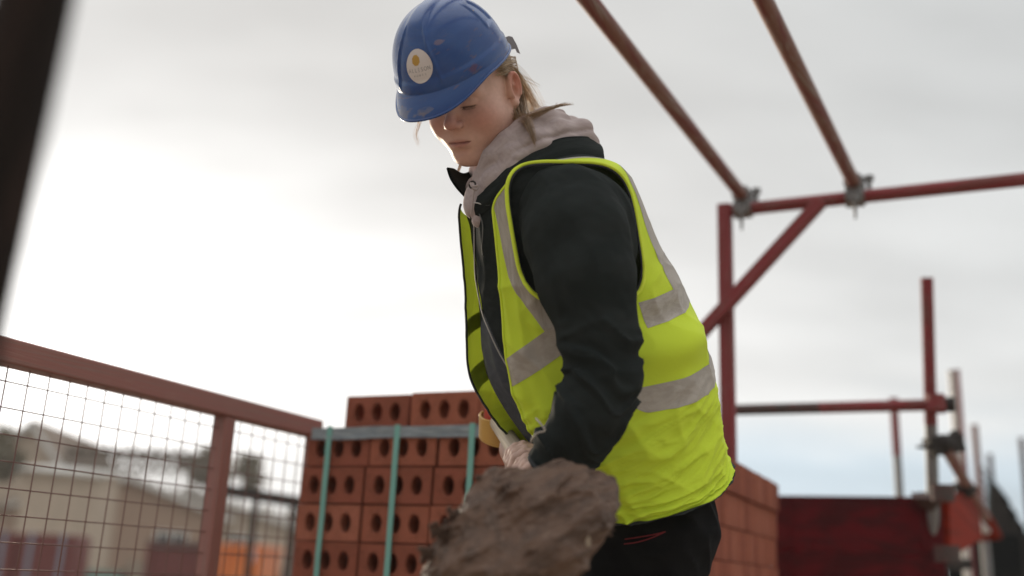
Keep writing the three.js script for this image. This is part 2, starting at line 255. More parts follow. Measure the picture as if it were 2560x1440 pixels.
M.highlightTube = new THREE.MeshStandardMaterial({ color: lin(0.5, 0.46, 0.42), roughness: 0.4 });  // pale colour for the highlight strip beside the second red pole
// standing poles of the scaffold run at the right: [px, py of the top, depth, bottom y, radius, label]
const pole0 = at(2317, 694, 4.0), poleFoot = at(2332, 1240, 3.98);
{
  const p = thing('scaffold_pole', V(pole0.x, 0, pole0.z), 'tall pole, red above and grey below, where the guard rail ends', 'scaffold pole', 'standing poles of the scaffold');
  const low = pole0.clone().lerp(poleFoot, (pole0.y) / (pole0.y - poleFoot.y)), mid = pole0.clone().lerp(low, (pole0.y - at(2322, 1062, 4).y) / pole0.y);
  part(p, 'upper_tube', tube(mid, pole0, 0.0242, 20), M.redSteel);
  part(p, 'lower_tube', tube(low, mid, 0.0242, 20), M.galv);
  const k = (py, mat, r) => part(p, 'clamp', tube(V(pole0.x, at(2322, py, 4).y - 0.03, pole0.z), V(pole0.x, at(2322, py, 4).y + 0.03, pole0.z), r, 14), mat);
  k(1246, M.rustDark, 0.042); k(1390, M.rustDark, 0.046);
  part(p, 'base_wedge', tube(at(2324, 1275, 3.97), at(2322, 1238, 3.97), 0.02, 5, 0.08), M.rustDark);
  const kn = at(2358, 1112, 3.98);
  part(p, 'swivel_coupler', join([new THREE.SphereGeometry(0.05, 14, 10).scale(1, 0.85, 1).translate(kn.x, kn.y, kn.z), bar(at(2320, 1118, 3.97), at(2400, 1106, 4.0), 0.07, 0.075), tube(at(2292, 1117, 3.96), at(2330, 1117, 3.96), 0.006, 6, 0.012), tube(at(2380, 1090, 4), at(2396, 1084, 4), 0.02, 8)]), M.steelDark);
}
const plainPole = (px, py, d, r, mat, label, low) => { const q = at(px, py, d), p = thing('scaffold_pole', V(q.x, 0, q.z), label, 'scaffold pole', 'standing poles of the scaffold'); if (low) { const m = V(q.x, at(px, low, d).y, q.z); part(p, 'lower_tube', tube(V(q.x, 0, q.z), m, r, 16), M.galv); part(p, 'upper_tube', tube(m, q, r, 16), mat); } else part(p, 'tube', tube(V(q.x, 0, q.z), q, r, 16), mat); part(p, 'end_cap', tube(q, q.clone().add(V(0, 0.01, 0)), r * 1.12, 12), mat); return p; };
plainPole(2234, 1000, 5.6, 0.0225, M.redSteel, 'short thin red pole crossing the guard rail just left of the tall pole', 1145);
plainPole(2388, 930, 5.8, 0.0242, M.redSteel, 'red pole second in the row, right of the tall pole');
plainPole(2379, 932, 5.7, 0.021, M.highlightTube, 'pale tube added as the bright highlight strip along the second red pole in the row');  // added tube: its pale colour plays the sunlit highlight on the red pole
plainPole(2436, 1066, 7.4, 0.0242, M.rustTube, 'brown pole third in the row, rising behind the orange board');
plainPole(2474, 1138, 9.2, 0.0242, M.rustDark, 'short grey pole fourth in the row, beside the dark roof slope');
plainPole(2553, 1098, 7.6, 0.02, M.rustDark, 'thin grey pole at the right edge of the picture, past the dark roof');
{
  const y = at(2100, 1039, 4.25).y, q = along(V(pole0.x, y, pole0.z), 0, 0, 0.055);
  const r = thing('guard_rail', q, 'level scaffold guard rail tube from the red post to the tall pole', 'guard rail');
  const l = travel(q, siteB, 1830);
  part(r, 'tube', tube(along(q, l), along(q, l * 0.55), 0.0228, 20), M.rustDark); part(r, 'tube', tube(along(q, l * 0.55), along(q, 0.045), 0.0232, 20), M.redSteel);
  part(r, 'coupler', join([tube(along(q, -0.03, 0, 0), along(q, 0.03, 0, 0), 0.034, 16), tube(along(q, 0, -0.03, -0.055), along(q, 0, 0.03, -0.055), 0.034, 16)]), M.redSteel);
  part(r, 'end_clamp', tube(along(q, 0.03), along(q, 0.068), 0.03, 12), M.steelDark);
}
{
  const a = at(2366, 1122, 3.95), b = at(2446, 1262, 4.9);
  const d = thing('diagonal_tube', a, 'rusty slanting scaffold tube running down from the dark coupler on the tall pole', 'scaffold tube');
  part(d, 'tube', tube(a, b.clone().addScaledVector(b.clone().sub(a), 0.3), 0.0242, 16), M.rustTube);
  const c = at(2412, 1222, 4.5);
  part(d, 'coupler', join([new THREE.SphereGeometry(0.045, 12, 8).translate(c.x, c.y, c.z), tube(at(2384, 1214, 4.5), at(2440, 1224, 4.5), 0.014, 8)]), M.steelDark);
}
// toe boards: two wide red boards, one above the other, and a return board along the run
{
  const top = at(2150, 1240, 4.12), l = travel(top, siteB, 1925), r = travel(top, siteB, 2352);
  const mk = (dy, label) => { const b = thing('toe_board', along(top, (l + r) / 2, dy - 0.23), label, 'toe board', 'wide red boards between the brick stack and the tall pole'); part(b, 'board', bar(along(top, l, dy - 0.115), along(top, r, dy - 0.115), 0.032, 0.226), M.toeBoard); for (const s of [0.12, 0.9]) part(b, 'end_band', bar(along(top, mix(l, r, s) - 0.012, dy - 0.115, -0.019), along(top, mix(l, r, s) + 0.012, dy - 0.115, -0.019), 0.004, 0.22), M.toeBoard); };
  mk(0, 'dark red wide board, upper one, between the brick stack and the tall pole');
  mk(-0.2262, 'dark red wide board, lower one, cut off by the picture edge below the other');
  mk(-0.4524, 'dark red wide board, lowest one, below the picture edge under the other two');
}
{
  const P = [at(2352, 1244, 4.0), at(2428, 1240, 4.9), at(2440, 1344, 4.9), at(2356, 1396, 4.0)];
  const th = siteB.clone().multiplyScalar(0.03), Q = P.map((p) => p.clone().add(th)), g = new THREE.BufferGeometry(), v = [...P, ...Q];
  const ix = [0, 2, 1, 0, 3, 2, 4, 5, 6, 4, 6, 7, 0, 1, 5, 0, 5, 4, 1, 2, 6, 1, 6, 5, 2, 3, 7, 2, 7, 6, 3, 0, 4, 3, 4, 7];
  const posA = [], uvA = []; for (const i of ix) { posA.push(v[i].x, v[i].y, v[i].z); uvA.push(v[i].x * 2 + v[i].z, v[i].y * 3); }
  g.setAttribute('position', new THREE.Float32BufferAttribute(posA, 3)); g.setAttribute('uv', new THREE.Float32BufferAttribute(uvA, 2)); g.computeVertexNormals();
  const o = thing('end_board', P[3], 'bright orange red board turning away behind the tall pole', 'board');
  part(o, 'board', g, M.orangeBoard);
  part(o, 'top_edge', bar(P[0].clone().add(V(0, 0.006, 0)), P[1].clone().add(V(0, 0.006, 0)), 0.045, 0.02), M.orangeBoard);
}
{
  const c = at(2452, 1330, 5.4);
  const o = thing('warning_board', c, 'small red board with white stripes beside the end of the orange board', 'sign board');
  part(o, 'board', bar(at(2438, 1284, 5.4), at(2474, 1346, 5.5), 0.03, 0.13, siteB), M.orangeBoard);
  for (const [a, b, w] of [[[2434, 1298, 5.36], [2466, 1330, 5.44], 0.045], [[2432, 1246, 5.36], [2440, 1268, 5.4], 0.03]]) part(o, 'stripe', bar(at(...a), at(...b), 0.02, w, siteB), M.white);
}
// the steep dark roof at the right, with battens and tiles
{
  const d = 7.5, apex = at(2472, 1186, d), low = at(2640, 1480, d), dir = low.clone().sub(apex), run = dir.length();
  const back = siteA.clone().multiplyScalar(3.5), base = V(apex.x, 0, apex.z);
  const o = thing('dark_roof', base, 'steep black tiled roof slope rising at the right edge behind the scaffold poles', 'roof');
  const n = dir.clone().cross(back).normalize(); if (n.y < 0) n.negate();
  const under = new THREE.BufferGeometry(), wall = apex.clone().setY(0), wl = low.clone().setY(0), q = [apex, low, low.clone().add(back), apex.clone().add(back), wall, wl, wl.clone().add(back), wall.clone().add(back)];
  const pa = []; for (const i of [0, 1, 2, 0, 2, 3, 0, 5, 1, 0, 4, 5, 3, 2, 6, 3, 6, 7, 0, 3, 7, 0, 7, 4, 1, 5, 6, 1, 6, 2]) pa.push(q[i].x, q[i].y, q[i].z);
  under.setAttribute('position', new THREE.Float32BufferAttribute(pa, 3)); under.setAttribute('uv', new THREE.Float32BufferAttribute(new Float32Array(pa.length / 3 * 2), 2)); under.computeVertexNormals();
  M.slate = new THREE.MeshPhysicalMaterial({ color: lin(0.010, 0.011, 0.012), roughness: 1, specularIntensity: 0.15 });
  part(o, 'gable_wall', under, M.slate);
  part(o, 'lean_to', bar(at(2452, 1335, 7.3).setY(0), at(2452, 1335, 7.3), 0.5, 0.28, siteA), M.slate);
  for (let i = 0; i < 9; i++) { const p = apex.clone().addScaledVector(dir, i / 9).addScaledVector(n, 0.012), e = apex.clone().addScaledVector(dir, (i + 1.15) / 9).addScaledVector(n, 0.03); for (let k = 0; k < 6; k++) part(o, 'tile', bar(p.clone().addScaledVector(back, (k + 0.5) / 6), e.clone().addScaledVector(back, (k + 0.5) / 6), 0.56, 0.016, n), M.slate); }
  const rnd = rng(5);
  for (let i = 0; i < 6; i++) { const a = apex.clone().addScaledVector(dir, 0.12 + i * 0.13).addScaledVector(siteA, -0.06); part(o, 'batten', bar(a, a.clone().add(V(0, -0.5 - rnd() * 0.4, 0)), 0.05, 0.04, siteA), M.steelDark); }
}
{
  const q = at(2470, 1440, 5.6), o = thing('lower_rail', q, 'grey upright and dark clamp under the orange board at the bottom right', 'scaffold pole');
  part(o, 'tube', tube(V(q.x, 0, q.z), V(q.x, at(2455, 1345, 5.6).y, q.z), 0.0242, 14), M.galv);
  part(o, 'clamp', bar(at(2352, 1412, 4.9), at(2420, 1410, 5.0), 0.06, 0.05), M.steelDark);
}

// ---------------------------------------------------------------- the dark pole close to the lens at the left
{
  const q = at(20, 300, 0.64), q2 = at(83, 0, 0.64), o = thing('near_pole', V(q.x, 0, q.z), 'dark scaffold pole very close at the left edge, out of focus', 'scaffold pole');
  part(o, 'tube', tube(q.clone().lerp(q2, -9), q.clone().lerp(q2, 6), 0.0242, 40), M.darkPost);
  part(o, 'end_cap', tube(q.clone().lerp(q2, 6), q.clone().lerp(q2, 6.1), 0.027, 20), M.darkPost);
}

// ---------------------------------------------------------------- mesh gate at the left
{
  const p0 = at(0, 877, 2.12), y = p0.y, z0 = -0.8, z1 = travel(p0, siteA, 790, -0.9), H = y - DECK - 0.06;
  const g = thing('mesh_gate', V(p0.x, DECK, p0.z), 'red framed wire mesh gate running away at the left of the brick stack', 'gate', null, TURN);
  const L = z1 - z0, box = (w, h, d) => new RoundedBoxGeometry(w, h, d, 2, 0.006), top = y - DECK;
  piece(g, 'top_rail', box(0.055, 0.055, L), M.gateSteel, [0, top, -(z0 + z1) / 2]);
  piece(g, 'bottom_rail', box(0.05, 0.05, L), M.gateSteel, [0, top - H, -(z0 + z1) / 2]);
  const mid = travel(p0, siteA, 566, -0.9);
  for (const [t, w] of [[z0, 0.05], [mid, 0.046], [z1, 0.05]]) piece(g, 'post', box(0.044, H - 0.05, w), M.gateSteel, [0, top - H / 2, -t]);
  const vw = new THREE.CylinderGeometry(0.0014, 0.0014, H, 8), hw = new THREE.CylinderGeometry(0.0014, 0.0014, L, 8).rotateX(Math.PI / 2);
  const r = rng(3);
  for (let t = z0 + 0.055; t < z1; t += 0.055) if (Math.abs(t - mid) > 0.022) piece(g, 'wire', vw, M.wire, [0.002, top - H / 2, -t], [(r() - 0.5) * 0.006, 0, (r() - 0.5) * 0.004]);
  for (let h = 0.06; h < H; h += 0.055) piece(g, 'wire', hw, M.wire, [-0.0012, top - h, -(z0 + z1) / 2], [(r() - 0.5) * 0.003, 0, 0]);
}

// ---------------------------------------------------------------- stack of perforated bricks
{
  const corner = at(771, 1078, 2.98);                                         // top left corner of the strapped courses
  const BW = 0.215, BH = 0.1025, BD = 0.065, PW = 0.2205, PH = 0.1055, PD = 0.0665, NX = 5, NZ = 24;
  const rows = Math.floor((corner.y - DECK - 0.11) / PH);
  const base = V(corner.x, DECK, corner.z);
  const st = thing('brick_stack', base, 'strapped stack of red perforated bricks behind the worker', 'brick stack', null, TURN);
  const top = corner.y - DECK;
  const s = new THREE.Shape(); s.moveTo(-BW / 2, -BH / 2); s.lineTo(BW / 2, -BH / 2); s.lineTo(BW / 2, BH / 2); s.lineTo(-BW / 2, BH / 2);
  for (const k of [-1, 0, 1]) { const h = new THREE.Path(); h.absellipse(k * 0.061, 0, 0.0172, 0.0270, 0, TAU, true); s.holes.push(h); }
  const holed = new THREE.ExtrudeGeometry(s, { depth: BD - 0.006, bevelEnabled: true, bevelSize: 0.002, bevelThickness: 0.003, bevelOffset: -0.002, bevelSegments: 1, curveSegments: 12 }).translate(0, 0, -BD / 2 + 0.003);
  const solid = new RoundedBoxGeometry(BW, BH, BD, 1, 0.003);
  const r = rng(11), mat = () => M.bricks[(r() * 3) | 0];
  const put = (geo, x, yy, z, yaw = 0) => piece(st, 'brick', geo, mat(), [x + (r() - 0.5) * 0.004, yy + (r() - 0.5) * 0.001, z + (r() - 0.5) * 0.005], [0, yaw + (r() - 0.5) * 0.012, 0]);
  const rest = [];
  for (let k = 0; k < rows; k++) {
    const yy = top - PH * (k + 0.5), sx = [0, -0.012, -0.014, -0.010, -0.012][k] ?? -0.012;
    for (let i = 0; i < NX; i++) for (let j = 0; j < NZ; j++) {
      const x = sx + PW * (i + 0.5), z = -PD * (j + 0.5), edge = j === 0 || i === NX - 1;
      if (!edge && i !== 0 && j !== 1 && i !== NX - 2 && j !== NZ - 1 && !(k === 0)) continue;
      if (k < 5 && (edge || (i === 0 && j < 6))) put(edge ? holed : holed, x, yy, z);
      else rest.push(solid.clone().translate(x, yy, z));
    }
  }
  // the loose bricks on top: two at the left set back a little, then a full row further right
  for (const [x, z] of [[0.222, -0.05], [0.452, -0.035], [0.66, -0.04], [0.88, -0.045], [1.005, -0.12]]) put(holed, Math.min(x, 0.985), top + BH / 2 + 0.002, z, 0);
  for (let j = 2; j < 9; j++) for (const x of j < 5 ? [0.3, 0.52, 0.76, 0.98] : [0.76, 0.98]) put(holed, x, top + BH / 2 + 0.002, -PD * (j + 0.5));
  const inner = join(rest); const im = piece(st, 'inner_bricks', inner, M.bricks[1]); im.userData.kind = 'stuff';
  const bed = rows * PH;
  for (let i = 0; i < 3; i++) piece(st, 'pallet_runner', new RoundedBoxGeometry(0.1, top - bed - 0.022, 1.0, 1, 0.004), M.wood, [0.1 + i * 0.44, (top - bed - 0.022) / 2, -0.5]);
  for (let i = 0; i < 7; i++) piece(st, 'pallet_board', new RoundedBoxGeometry(1.1, 0.02, 0.1, 1, 0.003), M.wood, [0.54, top - bed - 0.012, -0.06 - i * 0.147]);
  // wrapping band and plastic straps
  const band = sheet(0, 1, 80, 0, 1, 6, (u, v) => { const x = 0.018 + 1.10 * u; return V(x, top + 0.008 - 0.034 * v + 0.003 * n3(x * 6, 2, 0) - 0.002 * Math.sin(u * 14) * v, 0.007 + 0.004 * n3(x * 9, v * 3, 5) + 0.003 * v); });
  piece(st, 'wrapping_band', band, M.wrap.clone()).material.side = THREE.DoubleSide;
  for (const x of [0.082, 0.312, 0.55, 0.81]) {
    const pts = []; for (let k = 0; k <= 40; k++) pts.push([x - 0.0 * k, top + 0.012 - k * (bed + 0.02) / 40, 0.0105 + 0.002 * n3(k * 0.35, x * 9, 1)]);
    const w = 0.0085, sg = sheet(0, 1, 1, 0, 40, 40, (u, v) => { const q = pts[Math.round(v)]; return V(q[0] + (u - 0.5) * 2 * w, q[1], q[2]); });
    const sb = sheet(0, 1, 1, 0, 40, 40, (u, v) => { const q = pts[Math.round(v)]; return V(q[0] - (u - 0.5) * 2 * w, q[1], q[2] - 0.0016); });
    piece(st, 'strap', join([sg, sb]), M.strap);
  }
}

// ---------------------------------------------------------------- the worker
// torso shape: sections from collar (0) to vest hem (8): left and right edge, depth, half depth towards the lens, sag of the near side (photo pixels at that depth)
const SEC = [
  [[1186, 455], [1440, 352], 1.985, 0.085, 8], [[1153, 520], [1553, 436], 1.99, 0.165, -40], [[1152, 585], [1590, 488], 2.0, 0.195, -22], [[1163, 700], [1640, 618], 2.0, 0.2, 14],
  [[1173, 805], [1692, 700], 2.0, 0.2, 36], [[1192, 930], [1765, 872], 2.0, 0.205, 55], [[1258, 1040], [1785, 1000], 2.0, 0.205, 58], [[1345, 1142], [1804, 1108], 2.0, 0.205, 64], [[1420, 1255], [1820, 1160], 2.0, 0.205, 26],
].map(([l, r, d, b, s]) => { const a = at(...l, d), c = at(...r, d); return { C: a.clone().add(c).multiplyScalar(0.5), e1: c.clone().sub(a).multiplyScalar(0.5), e2: camZ.clone().multiplyScalar(b).addScaledVector(camY, -s / F * d) }; });
const cat = (k, v) => { const i = clamp(Math.floor(v), 0, SEC.length - 2), t = v - i, g = (j) => SEC[clamp(j, 0, SEC.length - 1)][k], a = g(i - 1), b = g(i), c = g(i + 1), d = g(i + 2); if (t < 0 || t > 1) return b.clone().lerp(c, t); const t2 = t * t, t3 = t2 * t; return V(0, 0, 0).addScaledVector(a, -0.5 * t + t2 - 0.5 * t3).addScaledVector(b, 1 - 2.5 * t2 + 1.5 * t3).addScaledVector(c, 0.5 * t + 2 * t2 - 1.5 * t3).addScaledVector(d, -0.5 * t2 + 0.5 * t3); };
const secCache = new Map(), section = (v) => { const k = Math.round(v * 4096); if (!secCache.has(k)) secCache.set(k, [cat('C', v), cat('e1', v), cat('e2', v)]); return secCache.get(k); };
const rad = Math.PI / 180;
function torso(deg, v, off = 0) {
  const [C, e1, e2] = section(v), t = deg * rad, c = Math.cos(t), s = Math.sin(t), pw = 0.92;
  const p = C.clone().addScaledVector(e1, Math.sign(c) * Math.pow(Math.abs(c), pw)).addScaledVector(e2, Math.sign(s) * Math.pow(Math.abs(s), pw));
  if (off) { const n = e1.clone().multiplyScalar(c / e1.lengthSq()).addScaledVector(e2, s / e2.lengthSq()).normalize(); p.addScaledVector(n, off); }
  return p;
}
const ridge = (x) => Math.pow(1 - Math.min(1, Math.abs(x) * 2.2), 2);
function folds(deg, v) {                                                       // creases of the vest's thin cloth
  const low = smooth(4.6, 6.2, v), t = deg / 57.3;
  let o = 0.006 * n3(t * 1.6 + 3, v * 0.5, 1.3) + 0.0045 * ridge(n3(t * 2.2 + v * 1.0, v * 0.9 - t * 1.1, 6.1)) * (0.35 + 0.65 * smooth(2.4, 3.2, v));
  o += low * (0.0068 * ridge(n3(t * 1.1 + v * 0.6 + 4, v * 3.0 - t * 2.3, 2.2)) + 0.0034 * ridge(n3(t * 3 + 9, v * 6.5 - t * 4, 7.7)) + 0.006 * n3(t * 0.9, v * 1.5 - t, 8.5));
  // the belly of cloth pushed out over the upper waist band behind the sleeve
  o += 0.024 * Math.exp(-Math.pow((v - 4.62) / 0.22, 2) - Math.pow((deg - 42) / 26, 2)) - 0.010 * Math.exp(-Math.pow((v - 4.28) / 0.16, 2) - Math.pow((deg - 42) / 24, 2));
  // long soft folds down the front panel
  o += 0.008 * smooth(88, 104, deg) * ridge(n3(deg * 0.09, v * 0.25 + deg * 0.012, 3.3)) * smooth(2.2, 3.6, v);
  return o * (1 - 0.75 * smooth(-140, -170, deg));
}
const vestAt = (deg, v, off = 0) => torso(deg, v, folds(deg, v) + off + 0.010 * smooth(140, 172, deg + 0) + 0.016 * smooth(-150, -184, deg) * smooth(3, 6, v));
const frontEdge = (v) => v < 2 ? mix(107, 126, smooth(0.9, 2, v)) : 126 + 4.5 * smooth(2, 5, v);
// armhole of the near side: an oval about the upper arm
const armC = [1438, 582], armR = [157, 176], armS = 0.17;
const armhole = (p, deg) => { if (deg < 8 || deg > 150) return 1; const q = project(p); return Math.pow(Math.pow(Math.abs((q[0] - armC[0] - armS * (q[1] - armC[1])) / armR[0]), 4) + Math.pow(Math.abs((q[1] - armC[1]) / armR[1]), 4), 1 / 4) - 1; };
const farHole = (deg, v) => Math.hypot((deg + 92) / 42, (v - 1.9) / 1.35) - 1;
const neckCut = (deg, v) => v - (0.90 + 0.1 * (1 - smooth(20, 60, deg)));
const vestKeep = (deg, v, p) => Math.min(armhole(p, deg), farHole(deg, v), neckCut(deg, v), (frontEdge(v) - deg) * 0.05, (deg + 184 - 2 * smooth(5, 8, v)) * 0.05);
const band = (v, a, b) => Math.min(v - a, b - v);
const waistShift = (deg) => deg < 72 ? 0 : deg < 100 ? mix(0, -1.0, smooth(72, 100, deg)) : mix(-1.0, -0.58, (deg - 100) / 28);

const feet = V(at(1610, 1400, 1.98).x, DECK, at(1610, 1400, 1.98).z);
const person = thing('person', feet, 'worker in blue hard hat and yellow vest bending over to lift a shovel of mortar', 'person');

// --- head frame: L her left, U up, Fd forward
const yaw = 30.5 * rad, nod = 27 * rad;
const frame = (yw, nd) => { const f = V(0, 0, 0).addScaledVector(camX, -Math.sin(yw) * Math.cos(nd)).addScaledVector(camY, -Math.sin(nd)).addScaledVector(camZ, Math.cos(yw) * Math.cos(nd)), u = V(0, 0, 0).addScaledVector(camX, -Math.sin(nd) * Math.sin(yw)).addScaledVector(camY, Math.cos(nd)).addScaledVector(camZ, Math.sin(nd) * Math.cos(yw)); return [u.clone().cross(f), u, f]; };
const [hL, hU, hF] = frame(yaw, nod), headC = at(1187, 240, 1.97);
const headM = new THREE.Matrix4().makeBasis(hL, hU, hF).setPosition(headC);
const hp = (l, u, f) => V(l, u, f).applyMatrix4(headM);
function headField(l0, u, f) {
  const l = l0 / 1.07, a = Math.abs(l);
  let d = ell(l, u, f, [0, 0.045, -0.012], [0.070, 0.092, 0.095]);
  d = smin(d, ell(l, u, f, [0, -0.022, 0.028], [0.067, 0.082, 0.062]), 0.03);
  d = smin(d, cone(a, u, f, [0.058, -0.050, 0.0], [0.017, -0.096, 0.062], 0.021, 0.022), 0.03);
  d = smin(d, sph(a, u, f, [0.0, -0.097, 0.073], 0.0205), 0.018);
  d = smin(d, ell(a, u, f, [0.044, -0.032, 0.054], [0.027, 0.032, 0.027]), 0.03);
  d = smin(d, cone(a, u, f, [0.044, 0.031, 0.070], [0.010, 0.028, 0.084], 0.010, 0.010), 0.02);
  d = smax(d, -ell(a, u, f, [0.031, 0.011, 0.100], [0.018, 0.011, 0.016]), 0.016);
  d = smin(d, sph(a, u, f, [0.0315, 0.010, 0.0705], 0.0150), 0.004);
  // upper lid: a slightly larger shell, closed low because she looks down
  const lid = Math.max(sph(a, u, f, [0.0315, 0.010, 0.0705], 0.0164), -(u - 0.003 - 0.25 * (f - 0.085)));
  d = smin(d, lid, 0.003);
  // nose
  d = smin(d, cone(a, u, f, [0, 0.020, 0.083], [0, -0.018, 0.106], 0.0075, 0.0095), 0.014);
  d = smin(d, sph(a, u, f, [0, -0.0225, 0.1085], 0.0112), 0.008);
  d = smin(d, ell(a, u, f, [0.0115, -0.028, 0.0985], [0.0078, 0.0070, 0.0095]), 0.006);
  d = smax(d, -ell(a, u, f, [0.0062, -0.0345, 0.1035], [0.0036, 0.004, 0.0055]), 0.003);
  // mouth: lips and the line between them
  const arc = (z) => 0.0975 - 16 * a * a + z;
  d = smin(d, ell(l, u, f, [0, -0.062, 0.076], [0.034, 0.020, 0.020]), 0.02);
  d = smin(d, Math.hypot((u + 0.0582 + 0.10 * a) * 1.15, f - arc(-0.0055)) - 0.0040 * (1 - smooth(0.014, 0.027, a)), 0.008);
  d = smin(d, Math.hypot((u + 0.0688 - 0.08 * a) * 1.0, f - arc(-0.0062)) - 0.0052 * (1 - smooth(0.010, 0.025, a)), 0.009);
  d = smax(d, -(Math.hypot(u + 0.0632 + 0.012 * a, (f - arc(0.0015)) * 0.6) - 0.0016 * (1 - smooth(0.018, 0.0265, a))), 0.003);
  d = smax(d, -ell(a, u, f, [0, -0.0475, 0.1035], [0.0042, 0.0075, 0.006]), 0.006);
  d = smax(d, -ell(a, u, f, [0, -0.081, 0.0975], [0.016, 0.0045, 0.008]), 0.010);
  // neck
  d = smin(d, cone(l, u, f, [0, -0.055, -0.028], [0.0, -0.24, -0.095], 0.048, 0.058), 0.03);
  // ears: plate, rim, hollow, lobe
  const ex = a - 0.0705, eu = u - 0.002, ef = f + 0.009, rx = ex * 0.965 + ef * 0.26, rf = (ef * 0.965 - ex * 0.26) * 1.12;
  let ear = ell(rx, eu, rf, [0.007, 0.004, -0.006], [0.0055, 0.030, 0.0185]);
  ear = smin(ear, sph(rx, eu, rf, [0.008, -0.026, 0.002], 0.0082), 0.008);
  let rim = 1e9; for (let i = 0; i < 9; i++) { const t0 = (-70 + i * 30) * rad, t1 = (-40 + i * 30) * rad, A = [0.010, 0.006 + Math.sin(t0 + 0.4) * 0.0255, -0.006 - Math.cos(t0 + 0.4) * 0.0155], B = [0.010, 0.006 + Math.sin(t1 + 0.4) * 0.0255, -0.006 - Math.cos(t1 + 0.4) * 0.0155]; rim = Math.min(rim, cone(rx, eu, rf, A, B, 0.0038, 0.0038)); }
  ear = smax(ear, -ell(rx, eu, rf, [0.016, -0.002, -0.001], [0.012, 0.014, 0.0085]), 0.005);
  ear = smax(ear, -ell(rx, eu, rf, [0.015, 0.016, -0.007], [0.009, 0.010, 0.0055]), 0.004);
  ear = smin(ear, rim, 0.004);
  ear = smin(ear, ell(rx, eu, rf, [0.007, -0.004, 0.0105], [0.0045, 0.008, 0.004]), 0.005);
  return smin(d, ear, 0.008);
}
function headColor(l0, u, f) {
  const l = l0 / 1.07, a = Math.abs(l); let c = [0.66, 0.41, 0.325];
  const g = (cu, cf, ca, r) => Math.exp(-(((u - cu) / r) ** 2 + ((f - cf) / r) ** 2 + ((a - ca) / r) ** 2));
  c = mix3(c, [0.48, 0.185, 0.14], 0.85 * g(-0.026, 0.070, 0.045, 0.030));
  c = mix3(c, [0.47, 0.18, 0.14], 0.85 * g(-0.024, 0.110, 0, 0.020));
  c = mix3(c, [0.42, 0.175, 0.125], 0.45 * g(-0.09, 0.085, 0, 0.022));
  c = mix3(c, [0.48, 0.15, 0.10], 0.8 * smooth(0.074, 0.084, a) * smooth(0.03, -0.015, f) * smooth(-0.03, 0.01, u));
  c = mix3(c, [0.34, 0.19, 0.15], 0.5 * g(-0.004, 0.08, 0.032, 0.011));
  c = mix3(c, [0.45, 0.18, 0.15], 0.8 * smooth(0.027, 0.012, a) * smooth(0.0115, 0.0045, Math.abs(u + 0.0640) + 0.12 * a) * smooth(0.078, 0.088, f));
  c = mix3(c, [0.22, 0.085, 0.07], smooth(0.025, 0.017, a) * smooth(0.0024, 0.0010, Math.abs(u + 0.0632 + 0.012 * a)) * smooth(0.075, 0.085, f));
  c = mix3(c, [0.19, 0.115, 0.065], 0.8 * smooth(0.0055, 0.0025, Math.abs(u - 0.0365 + 4 * (a - 0.028) ** 2)) * smooth(0.052, 0.046, a) * smooth(0.008, 0.014, a) * smooth(0.05, 0.06, f));
  c = mix3(c, [0.05, 0.03, 0.02], 0.8 * smooth(0.0022, 0.0008, Math.abs(u - 0.0025)) * smooth(0.017, 0.012, Math.abs(a - 0.0315)) * smooth(0.074, 0.08, f));
  const hairy = smooth(0.02, -0.012, f - 0.35 * (u - 0.04)) * smooth(0.012, 0.03, u + 0.2 * f) * (1 - smooth(0.0755, 0.079, a));
  const nape = smooth(-0.03, -0.055, f) * smooth(-0.10, -0.075, u) * (1 - smooth(0.079, 0.083, a));
  c = mix3(c, [0.30, 0.185, 0.09], Math.max(hairy, nape) * 0.95);
  return c.map((x) => x * (1 + 0.08 * n3(l * 160, u * 160, f * 160)));
}
const bodyParts = [];
{
  const g = nets(headField, [-0.105, -0.225, -0.125], [0.105, 0.15, 0.13], 0.0026, 1);
  paint(g, headColor); g.applyMatrix4(headM); bodyParts.push(g.toNonIndexed());
}
